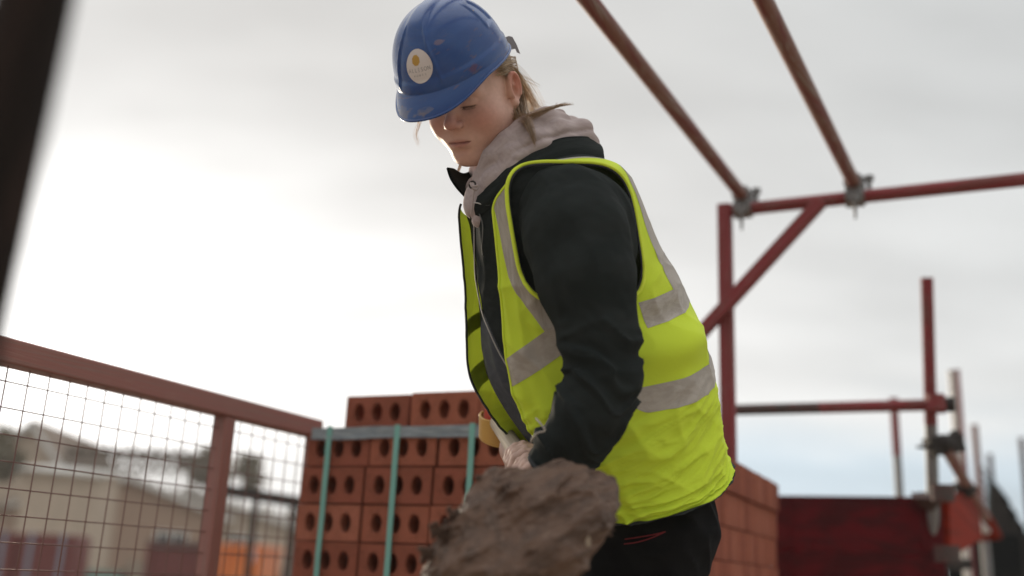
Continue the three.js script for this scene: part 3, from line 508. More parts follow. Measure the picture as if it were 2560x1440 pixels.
// --- hands: palm, four fingers curled round the shaft, thumb at the side
const shaftA = at(1402, 1292, 1.50), shaftB = at(1240, 1050, 2.2), shaftD = shaftB.clone().sub(shaftA).normalize();
function hand(center, out, wrist, wristR, flip) {
  const Y = shaftD.clone(), X = out.clone().addScaledVector(Y, -out.dot(Y)).normalize(), Z = X.clone().cross(Y), m = new THREE.Matrix4().makeBasis(X, Y, Z).setPosition(center), inv = m.clone().invert();
  const w = wrist.clone().applyMatrix4(inv), R = 0.0275, chains = [];
  const lens = [215, 245, 235, 190], rads = [0.0088, 0.0092, 0.0088, 0.0078];
  for (let i = 0; i < 4; i++) { const y = (i - 1.5) * 0.0195, pts = []; for (let k = 0; k <= 6; k++) { const t = (35 + lens[i] * k / 6) * rad * flip; pts.push([Math.cos(t) * R, y, Math.sin(t) * R, rads[i] * (1 - 0.14 * k / 6) * (k === 2 || k === 4 ? 1.07 : 1)]); } chains.push(pts); }
  const thumb = []; for (let k = 0; k <= 4; k++) { const t = (-10 - 34 * k) * rad * flip; thumb.push([Math.cos(t) * (R + 0.003), -0.030 - 0.006 * k, Math.sin(t) * (R + 0.003), 0.0115 - 0.0009 * k]); }
  const field = (x, y, z) => {
    let d = ell(x, y, z, [R + 0.010, 0, 0.006 * flip], [0.0175, 0.042, 0.030]);
    d = smax(d, -(Math.hypot(x, z) - 0.0185), 0.004);
    d = smin(d, cone(x, y, z, [R + 0.014, 0, 0], [w.x, w.y, w.z], 0.024, wristR), 0.02);
    for (const c of chains) d = smin(d, chain(x, y, z, c, 0.004), 0.0035);
    return smin(d, chain(x, y, z, thumb, 0.005), 0.006);
  };
  const lo = [-0.06, -0.08, -0.06], hi = [0.08, 0.08, 0.06]; ['x', 'y', 'z'].forEach((k, i) => { lo[i] = Math.min(lo[i], w[k] - 0.045); hi[i] = Math.max(hi[i], w[k] + 0.045); });
  const g = nets(field, lo, hi, 0.003);
  paint(g, (x, y, z) => { const c = [0.50, 0.33, 0.27]; return c.map((q) => q * (1 + 0.15 * n3(x * 120, y * 120, z * 120))); });
  g.applyMatrix4(m); return g.toNonIndexed();
}
const handL = shaftA.clone().lerp(shaftB, 0.33), handR = shaftA.clone().lerp(shaftB, 0.66);
const foreR = pxPts([[1278, 1000, 2.27, 0.043], [1289, 1068, 2.21, 0.036], [1295, 1122, 2.09, 0.032], [1304, 1184, 1.90, 0.0265]]);
{
  bodyParts.push(hand(handL, camX.clone().multiplyScalar(0.9).addScaledVector(camY, 0.05).addScaledVector(camZ, 0.4), at(1390, 1162, 1.71), 0.027, 1));
  bodyParts.push(hand(shaftA.clone().lerp(shaftB, 0.46), camX.clone().multiplyScalar(-0.35).addScaledVector(camY, -0.9).addScaledVector(camZ, 0.1), V(...foreR[3].slice(0, 3)), 0.026, -1));
  const [lo, hi] = bounds([foreR], 0.01);
  const g = nets((x, y, z) => chain(x, y, z, foreR, 0.03), lo, hi, 0.005);
  paint(g, (x, y, z) => { const q = project(V(x, y, z)); return mix3([0.52, 0.34, 0.27], [0.42, 0.28, 0.23], smooth(-0.1, 0.3, n3(x * 50, y * 50, z * 50))); });
  bodyParts.push(g.toNonIndexed());
}
// --- limbs under the clothes
const armL = pxPts([[1400, 500, 1.85, 0.055], [1445, 640, 1.77, 0.05], [1505, 930, 1.71, 0.042], [1430, 1095, 1.70, 0.034], [1385, 1165, 1.71, 0.026]]);
const armR2 = pxPts([[1330, 560, 2.16, 0.055], [1300, 760, 2.24, 0.048], [1278, 985, 2.27, 0.042]]);
const anchor = (dx, y, dz) => [feet.x + dx, y, feet.z + dz];
const hip = (px, py, d) => { const p = at(px, py, d); return [p.x, p.y, p.z]; };
const legN = [[...hip(1618, 1330, 1.93), 0.105], [...hip(1590, 1470, 1.93), 0.095], [...anchor(-0.10, DECK + 0.46, 0.16), 0.066], [...anchor(-0.04, DECK + 0.28, 0.10), 0.06], [...anchor(-0.03, DECK + 0.10, 0.06), 0.042]];
const legF = [[...hip(1640, 1330, 2.08), 0.105], [...hip(1625, 1470, 2.08), 0.095], [...anchor(-0.02, DECK + 0.46, -0.16), 0.066], [...anchor(0.03, DECK + 0.28, -0.20), 0.06], [...anchor(0.05, DECK + 0.10, -0.22), 0.042]];
{
  const spine = pxPts([[1262, 400, 2.0, 0.05], [1345, 520, 2.0, 0.10], [1400, 650, 2.0, 0.12], [1470, 850, 2.0, 0.13], [1570, 1100, 2.0, 0.13], [1625, 1290, 2.0, 0.12]]);
  const [lo, hi] = bounds([spine, armL, armR2, legN, legF], 0.02);
  const g = nets((x, y, z) => { let d = chain(x, y, z, spine, 0.05); for (const c of [armL, armR2]) d = smin(d, chain(x, y, z, c, 0.02), 0.04); for (const c of [legN, legF]) d = smin(d, chain(x, y, z, c.map((q) => [q[0], q[1], q[2], q[3] * 0.8]), 0.02), 0.03); return d; }, lo, hi, 0.016);
  paint(g, () => [0.50, 0.31, 0.24]); bodyParts.push(g.toNonIndexed());
}
part(person, 'body', mergeGeometries(bodyParts), M.skin);
// eyelashes and brows of the lowered eyes
{
  const list = []; const r = rng(8);
  for (const s of [-1, 1]) for (let i = 0; i < 38; i++) { const t = mix(-0.0125, 0.0125, i / 37), l = s * (0.0315 + t), f0 = 0.0705 + Math.sqrt(Math.max(0, 0.0162 ** 2 - t * t)) * 0.97, a = hp(l, 0.0035, f0), b = hp(l + s * t * 0.3, -0.0005 - r() * 0.001, f0 + 0.0018), c = hp(l + s * t * 0.45, -0.0012 - r() * 0.0016, f0 + 0.0022 + r() * 0.0014); list.push(pipe([a, b, c], 0.00015, 4, 4)); }
  part(person, 'eyelashes', join(list), new THREE.MeshStandardMaterial({ color: lin(0.04, 0.025, 0.018), roughness: 0.6 }));
  const e = hp(0.0885, -0.0265, -0.0065), st = new THREE.SphereGeometry(0.0030, 12, 10).translate(e.x, e.y, e.z), e2 = hp(0.0885, 0.030, -0.018), s2 = new THREE.TorusGeometry(0.0042, 0.0007, 6, 16).translate(e2.x, e2.y, e2.z);
  part(person, 'earring', st, M.gold); part(person, 'earring', s2, M.gold);
}
// --- hard hat
const [kL, kU, kF] = frame(32 * rad, 37 * rad), hatM = new THREE.Matrix4().makeBasis(kL, kU, kF).setPosition(headC.clone().addScaledVector(kU, 0.049).addScaledVector(kF, 0.010).addScaledVector(camX, -0.019).addScaledVector(camY, 0.018));
const hatP = (deg, t) => {                                                   // deg 0 = front, t 0 = crown, 1 = rim; hat axes
  const th = deg * rad, ct = Math.cos(th), st = Math.sin(th), front = smooth(-0.2, 0.95, ct), back = smooth(0.2, 1, -ct);
  const el = mix(90, 3, Math.min(1, t / 0.84)) * rad, ce = Math.pow(Math.cos(el), 0.84), se = Math.pow(Math.sin(el), 0.96);
  const fl = mix(0.130, 0.106, back);
  let l = 0.1065 * st * ce, f = fl * ct * ce, u = 0.133 * se;
  let bump = 0; const ad = Math.abs(((deg + 540) % 360) - 180), e = el / rad;
  const win = smooth(4, 12, e) * (1 - smooth(52, 66, e));
  bump += 0.0032 * (1 - smooth(0.8, 2.2, Math.abs(ad - (27 - 8 * smooth(5, 60, e))) )) * win * 0.6;                    // edges of the front panel
  bump -= 0.0022 * (1 - smooth(24 - 8 * smooth(5, 60, e), 27 - 8 * smooth(5, 60, e), ad)) * win;                           // the panel lies a little deeper
  bump += 0.0035 * (1 - smooth(0.010, 0.028, Math.abs(l))) * smooth(40, 62, e) * smooth(-0.3, 0.2, 1);                      // low ridge over the crown
  bump -= 0.0035 * (smooth(96, 100, ad) - smooth(112, 117, ad)) * smooth(26, 31, e) * (1 - smooth(54, 60, e));              // side vent recess
  bump += 0.003 * (1 - smooth(0.5, 1.6, Math.abs(ad - 96))) * smooth(24, 30, e) * (1 - smooth(54, 62, e));
  bump += 0.0026 * (1 - smooth(2.5, 7, Math.abs(e - 7)));                                                                    // bead above the skirt
  const nl = Math.hypot(l / 0.0123, f / (fl * fl), u / 0.028) || 1; const nn = V(l / 0.111 ** 2, u / 0.133 ** 2, f / fl ** 2).normalize();
  l += nn.x * bump; u += nn.y * bump; f += nn.z * bump;
  if (t > 0.84) { const k = (t - 0.84) / 0.16, kk = Math.pow(k, 1.2); const tipF = smooth(0.3, 1, ct), outF = 0.030 * tipF + 0.003 + 0.002 * back, dn = 0.011 + 0.024 * tipF - 0.003 * back; f += ct * outF * kk; l += st * (0.001 + 0.006 * front) * kk; u -= dn * (0.5 * k + 0.5 * k * k); }
  return V(l, u, f);
};
{
  const outer = sheet(0, 360, 220, 0.0, 1, 110, (d, t) => hatP(d, t), null, [1, 1]);
  const inner = sheet(360, 0, 120, 0.02, 1, 50, (d, t) => { const p = hatP(d, t), q = V(0, 0.02, 0); return p.add(q.sub(p).normalize().multiplyScalar(0.0028)); });
  const lip = []; for (let i = 0; i < 120; i++) lip.push(hatP(i * 3, 1).add(V(0, -0.0008, 0)));
  const rim = pipe(lip, 0.0026, 240, 8, true);
  M.hatBlue = new THREE.MeshPhysicalMaterial({ map: tex(1024, 512, (u, v) => { // u = round the hat, v = crown to rim
    const base = [0.012, 0.055, 0.215]; let c = mix3(base, [0.018, 0.070, 0.245], smooth(-0.2, 0.3, loopNoise(u, v, 7, 3)));
    const s = loopNoise(u, v, 34, 9, 5), s2 = loopNoise(u, v, 16, 21, 4), scr = ridge(fbm(u * 60 + v * 30, v * 90 - u * 40, 2, 3) * 3) * smooth(0.06, 0.2, s2);
    c = mix3(c, [0.16, 0.09, 0.085], 0.45 * smooth(0.16, 0.27, s) * smooth(0.3, 0.75, v) * smooth(-0.05, 0.15, s2));
    c = mix3(c, [0.20, 0.17, 0.17], 0.55 * smooth(0.10, 0.24, s2) * smooth(0.90, 0.985, v));
    c = mix3(c, [0.06, 0.09, 0.2], 0.4 * scr);
    for (const [cu, cv, r, col] of [[0.275, 0.42, 0.010, [0.32, 0.2, 0.05]], [0.10, 0.50, 0.016, [0.22, 0.15, 0.17]], [0.16, 0.80, 0.02, [0.14, 0.05, 0.07]]]) c = mix3(c, col, 0.6 * smooth(r, r * 0.4, Math.hypot(u - cu, (v - cv) * 0.5) + 0.4 * r * s * 3));
    return c; }, true), roughness: 0.24, specularIntensity: 0.8, clearcoat: 0.25, clearcoatRoughness: 0.05, side: THREE.DoubleSide, bumpMap: withRepeat(grit, 3, 2), bumpScale: 0.00015 });
  const g = join([outer, inner, rim]); g.applyMatrix4(hatM);
  const hat = part(person, 'hard_hat', g, M.hatBlue);
  // the round sticker
  const cv = document.createElement('canvas'); cv.width = cv.height = 512; const c = cv.getContext('2d');
  c.fillStyle = '#cdc2be'; c.fillRect(0, 0, 512, 512);
  c.fillStyle = '#b58b3c'; c.beginPath(); for (let i = 0; i < 8; i++) { const a = (i + 0.5) * Math.PI / 4; c[i ? 'lineTo' : 'moveTo'](228 + Math.cos(a) * 84, 158 + Math.sin(a) * 84); } c.fill();
  c.fillStyle = '#6f6b6b'; c.textAlign = 'center'; c.font = '84px sans-serif'; const letters = [...'ALLISON']; letters.forEach((ch, i) => c.fillText(ch, 256 + (i - 3) * 62, 334));
  c.font = '44px sans-serif'; [...'HOMES'].forEach((ch, i) => c.fillText(ch, 256 + (i - 2) * 52, 404));
  const stex = new THREE.CanvasTexture(cv); stex.colorSpace = THREE.SRGBColorSpace;
  const R = 0.033, cu = 0.056, cl = 0.012, onHat = (dl, du) => { // a point of the shell at lateral dl and height du
    const deg = Math.asin(clamp(dl / 0.11, -1, 1)) / rad; let a = 0.2, b = 0.84; for (let i = 0; i < 30; i++) { const m = (a + b) / 2; hatP(deg, m).y > du ? a = m : b = m; } return hatP(deg, (a + b) / 2).multiplyScalar(1.007); };
  const sg = sheet(0, 1, 20, 0, TAU, 60, (r, a) => onHat(cl + Math.cos(a) * r * R * 0.92, cu + Math.sin(a) * r * R * 0.86));
  const uv = sg.attributes.uv; for (let i = 0; i < uv.count; i++) { const r = uv.getX(i), a = uv.getY(i) * TAU; uv.setXY(i, 0.5 + 0.5 * r * Math.cos(a), 0.5 + 0.5 * r * Math.sin(a)); }
  sg.applyMatrix4(hatM);
  part(hat, 'sticker', sg, new THREE.MeshPhysicalMaterial({ map: stex, roughness: 0.5, side: THREE.DoubleSide }));
  // lug and ratchet at the back
  const lugPx = [[1256, 96], [1272, 90], [1281, 92], [1291, 110], [1301, 135], [1292, 131], [1288, 122], [1278, 124], [1274, 134], [1256, 146]], slab = (list, d0, d1) => {
    const a = list.map((q) => at(...q, d0)), b = list.map((q) => at(...q, d1)), P = [], n = list.length, push = (...q) => q.forEach((p) => P.push(p.x, p.y, p.z));
    for (const [i0, i1, i2] of THREE.ShapeUtils.triangulateShape(list.map((q) => new THREE.Vector2(...q)), [])) { push(a[i0], a[i1], a[i2]); push(b[i0], b[i2], b[i1]); }
    for (let i = 0; i < n; i++) { const k = (i + 1) % n; push(a[i], b[i], b[k], a[i], b[k], a[k]); }
    const g = new THREE.BufferGeometry(); g.setAttribute('position', new THREE.Float32BufferAttribute(P, 3)); g.setAttribute('uv', new THREE.Float32BufferAttribute(new Float32Array(P.length / 3 * 2), 2)); g.computeVertexNormals(); return g; };
  const lg = slab(lugPx, 2.0, 2.04);
  M.hatLug = new THREE.MeshPhysicalMaterial({ color: lin(0.26, 0.245, 0.26), roughness: 0.5 });
  part(hat, 'rear_lug', lg, M.hatLug);
  const rg = new RoundedBoxGeometry(0.05, 0.018, 0.016, 2, 0.004).translate(0.01, -0.012, -0.122); rg.applyMatrix4(hatM);
  part(hat, 'ratchet', rg, M.blackPlastic);
  const sw = []; for (let i = 0; i <= 30; i++) { const a = (i / 30 * 360) * rad; sw.push(V(Math.sin(a) * 0.088, -0.006, Math.cos(a) * 0.106)); }
  const sweat = sheet(0, 1, 60, 0, 1, 1, (u, v) => V(Math.sin(u * TAU) * 0.084, -0.002 - v * 0.02, Math.cos(u * TAU) * 0.104 - 0.006)); sweat.applyMatrix4(hatM);
  part(hat, 'headband', sweat, new THREE.MeshStandardMaterial({ color: lin(0.03, 0.03, 0.035), roughness: 0.9, side: THREE.DoubleSide }));
}
// --- hair
{
  const r = rng(21), gs = [], strand = (pts, jit, r0, col) => {
    const oa = (r() + r() - 1), ob = (r() + r() - 1), oc = (r() - 0.5) * 0.03, wob = r() * 9;
    const ps = pts.map(([px, py, d, w], i) => { const k = jit * (w ?? 1); return at(px + oa * k + 2.2 * n3(i * 0.9, wob, 1), py + ob * k + 2.2 * n3(i * 0.9, wob, 7), d + oc * (w ?? 1)); });
    const curve = new THREE.CatmullRomCurve3(ps), n = 12, g = new THREE.TubeGeometry(curve, n, 1, 4, false), p = g.attributes.position;
    const pt = curve.getPoints(n).map((_, i) => curve.getPointAt(i / n));
    for (let i = 0; i <= n; i++) for (let k = 0; k <= 4; k++) { const q = i * 5 + k, w = r0 * (1 - 0.75 * (i / n) ** 2); p.setXYZ(q, mix(pt[i].x, p.getX(q), w), mix(pt[i].y, p.getY(q), w), mix(pt[i].z, p.getZ(q), w)); }
    const sh = 0.75 + 0.5 * r(); paint(g, () => col.map((x) => x * sh)); gs.push(g.toNonIndexed());
  };
  const blond = [0.56, 0.38, 0.20], dark = [0.36, 0.23, 0.125], pale = [0.78, 0.60, 0.38];
  for (let i = 0; i < 170; i++) strand([[1262, 160, 1.93, 0.5], [1286, 186, 1.955, 0.7], [1308, 228, 1.98, 1], [1330, 266, 1.985, 1], [1346, 292, 1.97, 0.8]], 30, 0.0004, r() < 0.4 ? blond : pale);
  for (let i = 0; i < 200; i++) strand([[1266, 176, 1.95, 0.6], [1288, 222, 1.965, 0.9], [1296, 262, 1.965, 1], [1304, 292, 1.94, 0.9], [1322, 316 + r() * 12, 1.90, 0.8]], 26, 0.00045, r() < 0.55 ? dark : blond);
  for (let i = 0; i < 85; i++) strand([[1282, 250, 1.96, 1], [1298, 298, 1.94, 1], [1318, 297, 1.92, 0.9], [1350, 281, 1.91, 0.6], [1392, 266, 1.915, 0.28], [1436 - r() * 46, 262 - r() * 6, 1.92, 0.18]], 17, 0.00036, r() < 0.3 ? dark : blond);
  for (let i = 0; i < 80; i++) strand([[1284, 285, 1.955, 1], [1302, 299, 1.93, 1], [1318, 304, 1.885, 0.8], [1328, 326, 1.87, 0.7], [1338, 350 + r() * 16, 1.865, 0.4]], 15, 0.0004, r() < 0.45 ? dark : blond);
  for (let i = 0; i < 120; i++) strand([[1246, 158, 1.92, 0.6], [1264, 166, 1.93, 0.8], [1282, 178, 1.95, 0.8], [1294, 204, 1.965, 1]], 16, 0.0004, r() < 0.5 ? blond : dark);
  for (let i = 0; i < 90; i++) { const u = 0.068 - r() * 0.030, k = r() * 0.02; const ps = [[0.0735, u, 0.034 - k * 1.6], [0.079, u - 0.002, 0.01], [0.080, u - 0.006, -0.025], [0.073, u - 0.014, -0.06]].map(([l, uu, f]) => hp(l + 0.002 + r() * 0.0015, uu + (r() - 0.5) * 0.006, f)); const g = new THREE.TubeGeometry(new THREE.CatmullRomCurve3(ps), 10, 0.00038, 4, false), sh = 0.7 + 0.5 * r(), col = r() < 0.4 ? blond : pale; paint(g, () => col.map((x) => x * sh)); gs.push(g.toNonIndexed()); }
  for (let i = 0; i < 10; i++) strand([[1050 + r() * 8, 285, 1.99], [1046, 312, 1.99], [1042 - r() * 8, 338, 1.985], [1046, 355 + r() * 22, 1.98]], 7, 0.0003, pale);
  for (let i = 0; i < 30; i++) strand([[1276, 200, 1.96, 1], [1306, 232, 1.98, 1.2], [1338, 262, 1.98, 1.6], [1372, 274 + r() * 16, 1.97, 1.6]], 18, 0.00026, pale);
  for (let i = 0; i < 8; i++) strand([[1283, 190, 1.96], [1310, 196, 1.97], [1336 + r() * 18, 206 + r() * 16, 1.975]], 8, 0.0003, pale);
  for (let i = 0; i < 14; i++) strand([[1158, 395, 2.08], [1152, 408, 2.08], [1146, 424, 2.08], [1141, 440, 2.08]], 5, 0.0005, blond);
  part(person, 'hair', mergeGeometries(gs), M.hair);
}
// --- hoodie: hood bunched round the neck, cord and eyelet
{
  const rolls = [
    pxPts([[1194, 484, 1.925, 0.017], [1206, 446, 1.92, 0.019], [1236, 402, 1.915, 0.023], [1274, 364, 1.92, 0.024], [1318, 330, 1.93, 0.024], [1360, 312, 1.95, 0.023], [1400, 310, 1.99, 0.022]]),
    pxPts([[1200, 500, 1.905, 0.017], [1240, 450, 1.895, 0.022], [1288, 404, 1.89, 0.025], [1344, 364, 1.905, 0.026], [1396, 338, 1.94, 0.027], [1446, 340, 2.0, 0.029], [1462, 362, 2.03, 0.028]]),
    pxPts([[1336, 316, 1.935, 0.016], [1368, 302, 1.955, 0.020], [1398, 300, 1.985, 0.019], [1412, 308, 2.01, 0.015]]),
    pxPts([[1190, 490, 1.95, 0.016], [1188, 462, 1.99, 0.018], [1212, 436, 2.06, 0.028], [1266, 385, 2.10, 0.034], [1340, 345, 2.10, 0.034], [1420, 338, 2.07, 0.033], [1456, 358, 2.03, 0.028]]),
    pxPts([[1184, 482, 1.915, 0.018], [1190, 515, 1.90, 0.017], [1198, 545, 1.89, 0.017]]),
  ];
  const ax = at(1200, 470, 1.9), bx = at(1440, 330, 1.95), dir = bx.clone().sub(ax).normalize();
  const [lo, hi] = bounds(rolls, 0.02);
  const f = (x, y, z) => {
    let d = chain(x, y, z, rolls[0], 0.02); d = smin(d, chain(x, y, z, rolls[1], 0.02), 0.009); d = smin(d, chain(x, y, z, rolls[2], 0.02), 0.006); d = smin(d, chain(x, y, z, rolls[3], 0.02), 0.02); d = smin(d, chain(x, y, z, rolls[4], 0.02), 0.012);
    const s = x * dir.x + y * dir.y + z * dir.z, w = y - (x - ax.x) * dir.y / dir.x;
    return d + 0.005 * n3(s * 5, w * 24, z * 16) + 0.0075 * ridge(n3(s * 4.0 + 5, w * 15 + s * 3, z * 6)) - 0.002;
  };
  const hood = part(person, 'hoodie', nets(f, lo, hi, 0.0042), M.hood);
  const e = at(1181, 462, 1.872), ring = new THREE.TorusGeometry(0.0065, 0.0018, 8, 20).applyQuaternion(new THREE.Quaternion().setFromUnitVectors(V(0, 0, 1), camZ.clone().addScaledVector(camX, -0.5).normalize())).translate(e.x, e.y, e.z);
  part(hood, 'eyelet', ring, M.steelDark);
  part(hood, 'drawstring', join([pipe([at(1176, 458, 1.868), at(1184, 466, 1.86), at(1196, 464, 1.866), at(1190, 474, 1.862), at(1180, 470, 1.858)], 0.0024, 30, 8), pipe([at(1186, 468, 1.86), at(1182, 500, 1.862), at(1178, 535, 1.866)], 0.0018, 20, 8)]), M.hood);
}
// --- jacket: body, sleeves, collar
{
  const zip = (v) => v < 3.1 ? mix(152, 158, smooth(1, 3, v)) : mix(158, 124, smooth(3.1, 5.4, v));
  const jf = (deg, v) => 0.006 * n3(deg * 0.03, v * 0.8, 3) + 0.005 * ridge(n3(deg * 0.045 + v * 0.3, v * 0.45, 8)) * smooth(95, 130, deg);
  const body = sheet(-190, 172, 200, -0.05, 7.4, 120, (d, v) => torso(d, v, -0.012 - 0.005 * smooth(2, 5, v) - 0.014 * smooth(140, 172, Math.abs(d)) * smooth(0.9, 2, v) + jf(d, v)), (d, v) => Math.min(zip(v) - d, 1) * 0.05, [3, 3]);
  const under = sheet(-190, 171, 160, 0.6, 7.2, 90, (d, v) => torso(d, v, -0.034 + jf(d, v) * 0.8 + 0.012 * smooth(3.4, 4.2, v)), null, [3, 3]);
  const jacket = part(person, 'jacket', body, M.jacket);
  part(jacket, 'inner_top', under, M.navy);
  const far = sheet(zip(0.6) + 2, 186, 30, 0.55, 7, 90, (d, v) => torso(d, v, -0.011 - 0.014 * smooth(140, 172, Math.abs(d)) * smooth(0.9, 2, v) + jf(d, v)), (d, v) => (d - Math.max(zip(v) + 2, mix(154, 172, smooth(3.0, 4.4, v)))) * 0.05);
  part(jacket, 'far_front', far, M.jacket);
  const zp = []; for (let i = 0; i <= 40; i++) { const v = mix(1.05, 5.6, i / 40); zp.push(torso(zip(v) + 0.6, v, -0.010 - 0.014 * smooth(140, 172, zip(v)) * smooth(0.9, 2, v) - 0.003 * smooth(2, 5, v) + jf(zip(v), v))); }
  part(jacket, 'zip', pipe(zp, 0.0013, 120, 6), new THREE.MeshStandardMaterial({ color: lin(0.32, 0.29, 0.26), roughness: 0.6 }));
  const chestZip = []; for (let i = 0; i <= 20; i++) { const v = mix(1.5, 2.6, i / 20); chestZip.push(torso(139 + 2 * Math.sin(i * 0.4), v, -0.009 + jf(140, v))); }
  part(jacket, 'chest_pocket_zip', pipe(chestZip, 0.0011, 60, 6), new THREE.MeshStandardMaterial({ color: lin(0.09, 0.09, 0.085), roughness: 0.6 }));
  // near sleeve
  const sl = pxPts([[1424, 522, 1.825, 0.080], [1440, 590, 1.79, 0.091], [1468, 700, 1.75, 0.083], [1499, 850, 1.72, 0.0645], [1504, 945, 1.70, 0.0595], [1478, 1030, 1.69, 0.058], [1424, 1096, 1.70, 0.051], [1386, 1156, 1.71, 0.0435]]);
  const cap = pxPts([[1385, 525, 1.85, 0.052], [1490, 520, 1.87, 0.052]]), back = pxPts([[1520, 560, 1.88, 0.05], [1545, 640, 1.86, 0.04]]), sag = pxPts([[1528, 1010, 1.71, 0.042], [1502, 1062, 1.70, 0.036], [1462, 1112, 1.70, 0.034]]);
  const axis = sl.map((q) => V(q[0], q[1], q[2]));
  const param = (x, y, z) => { let best = 1e9, s = 0, acc = 0; for (let i = 0; i + 1 < axis.length; i++) { const a = axis[i], b = axis[i + 1], bx = b.x - a.x, by = b.y - a.y, bz = b.z - a.z, L2 = bx * bx + by * by + bz * bz, t = clamp(((x - a.x) * bx + (y - a.y) * by + (z - a.z) * bz) / L2, 0, 1), d = Math.hypot(x - a.x - bx * t, y - a.y - by * t, z - a.z - bz * t), L = Math.sqrt(L2); if (d < best) { best = d; s = acc + t * L; } acc += L; } return s; };
  const cuffP = axis[7], cuffN = axis[7].clone().sub(axis[6]).normalize();
  const [lo, hi] = bounds([sl, cap, back, sag], 0.02);
  const f = (x, y, z) => {
    let d = chain(x, y, z, sl, 0.02); if (d > 0.035) return d - 0.01;
    d = smin(d, chain(x, y, z, cap), 0.05); d = smin(d, chain(x, y, z, back), 0.05); d = smin(d, chain(x, y, z, sag), 0.02);
    const s = param(x, y, z), el = smooth(0.2, 0.33, s), tw = n3(x * 9, y * 5, z * 9);
    d += -0.004 * n3(x * 14, y * 9, z * 14) - 0.0115 * el * ridge(n3(s * 24 + tw * 1.6, x * 6 + 4, z * 6)) - 0.006 * el * n3(s * 52 + tw * 3, x * 11, z * 11) + 0.004 * el - 0.0035 * (1 - el) * ridge(n3(x * 9 + 3, y * 5 + x * 5, z * 9)) - 0.0016 * n3(x * 45, y * 45, z * 45);
    return smax(d, (x - cuffP.x) * cuffN.x + (y - cuffP.y) * cuffN.y + (z - cuffP.z) * cuffN.z - 0.02, 0.006);
  };
  part(jacket, 'sleeve', nets(f, lo, hi, 0.0048), M.jacket);
  const cu = V(0, 0, 0).crossVectors(cuffN, camY).normalize(), cw = cuffN.clone().cross(cu), ringP = []; for (let i = 0; i < 30; i++) { const a = i / 30 * TAU; ringP.push(cuffP.clone().addScaledVector(cuffN, 0.014).addScaledVector(cu, Math.cos(a) * 0.040).addScaledVector(cw, Math.sin(a) * 0.040)); }
  part(jacket, 'cuff_hem', pipe(ringP, 0.0045, 60, 8, true), M.trim);
  // far sleeve, pushed up to the elbow
  const fs = pxPts([[1330, 560, 2.14, 0.085], [1305, 760, 2.25, 0.07], [1290, 940, 2.28, 0.058]]), [l2, h2] = bounds([fs], 0.02);
  part(jacket, 'sleeve', nets((x, y, z) => chain(x, y, z, fs, 0.02) + 0.005 * n3(x * 20, y * 40, z * 20), l2, h2, 0.008), M.jacket);
  // a curled pale tab at the cuff
  part(jacket, 'cuff_tab', pipe([at(1340, 1046, 1.63), at(1352, 1060, 1.615), at(1362, 1076, 1.612), at(1345, 1082, 1.62), at(1332, 1094, 1.63), at(1328, 1104, 1.64)], 0.0017, 40, 6), M.tape);
  // stand-up collar: [bottom, top] round the neck from its far tip to its near front
  const col = [[[1176, 508, 1.955], [1116, 422, 1.975]], [[1168, 500, 1.98], [1128, 424, 2.0]], [[1186, 478, 2.03], [1160, 436, 2.05]], [[1270, 420, 2.12], [1262, 376, 2.13]], [[1400, 378, 2.13], [1400, 340, 2.13]], [[1492, 372, 2.08], [1470, 340, 2.07]], [[1512, 398, 2.0], [1480, 346, 2.0]], [[1480, 404, 1.91], [1452, 344, 1.935]], [[1400, 408, 1.865], [1398, 350, 1.895]], [[1320, 440, 1.845], [1318, 388, 1.87]], [[1250, 496, 1.85], [1262, 428, 1.862]], [[1212, 530, 1.865], [1222, 470, 1.868]], [[1178, 552, 1.89], [1176, 508, 1.885]]];
  const cb = new THREE.CatmullRomCurve3(col.map((c) => at(...c[0]))), ct = new THREE.CatmullRomCurve3(col.map((c) => at(...c[1]))), cen = at(1300, 440, 2.0);
  const collarPt = (off) => (u, v) => { const a = cb.getPoint(u), b = ct.getPoint(u), p = a.lerp(b, v), o = p.clone().sub(cen); o.addScaledVector(camY, -o.dot(camY)).normalize(); return p.addScaledVector(o, off + 0.008 * Math.sin(v * Math.PI) + 0.003 * n3(u * 9, v * 2, 4)); };
  const co = sheet(0, 1, 140, 0, 1, 14, collarPt(0)), ci = sheet(1, 0, 140, 0, 1, 14, (u, v) => collarPt(-0.006)(u, v));
  const edge = []; for (let i = 0; i <= 80; i++) edge.push(collarPt(-0.003)(i / 80, 1));
  part(jacket, 'collar', join([co, ci, pipe(edge, 0.0032, 160, 6)]), M.jacket);
  part(jacket, 'collar_lining', pipe([at(1178, 506, 1.878), at(1196, 508, 1.868), at(1212, 514, 1.862), at(1226, 512, 1.858)], 0.0012, 20, 6), new THREE.MeshStandardMaterial({ color: lin(0.5, 0.47, 0.44), roughness: 0.7 }));
}
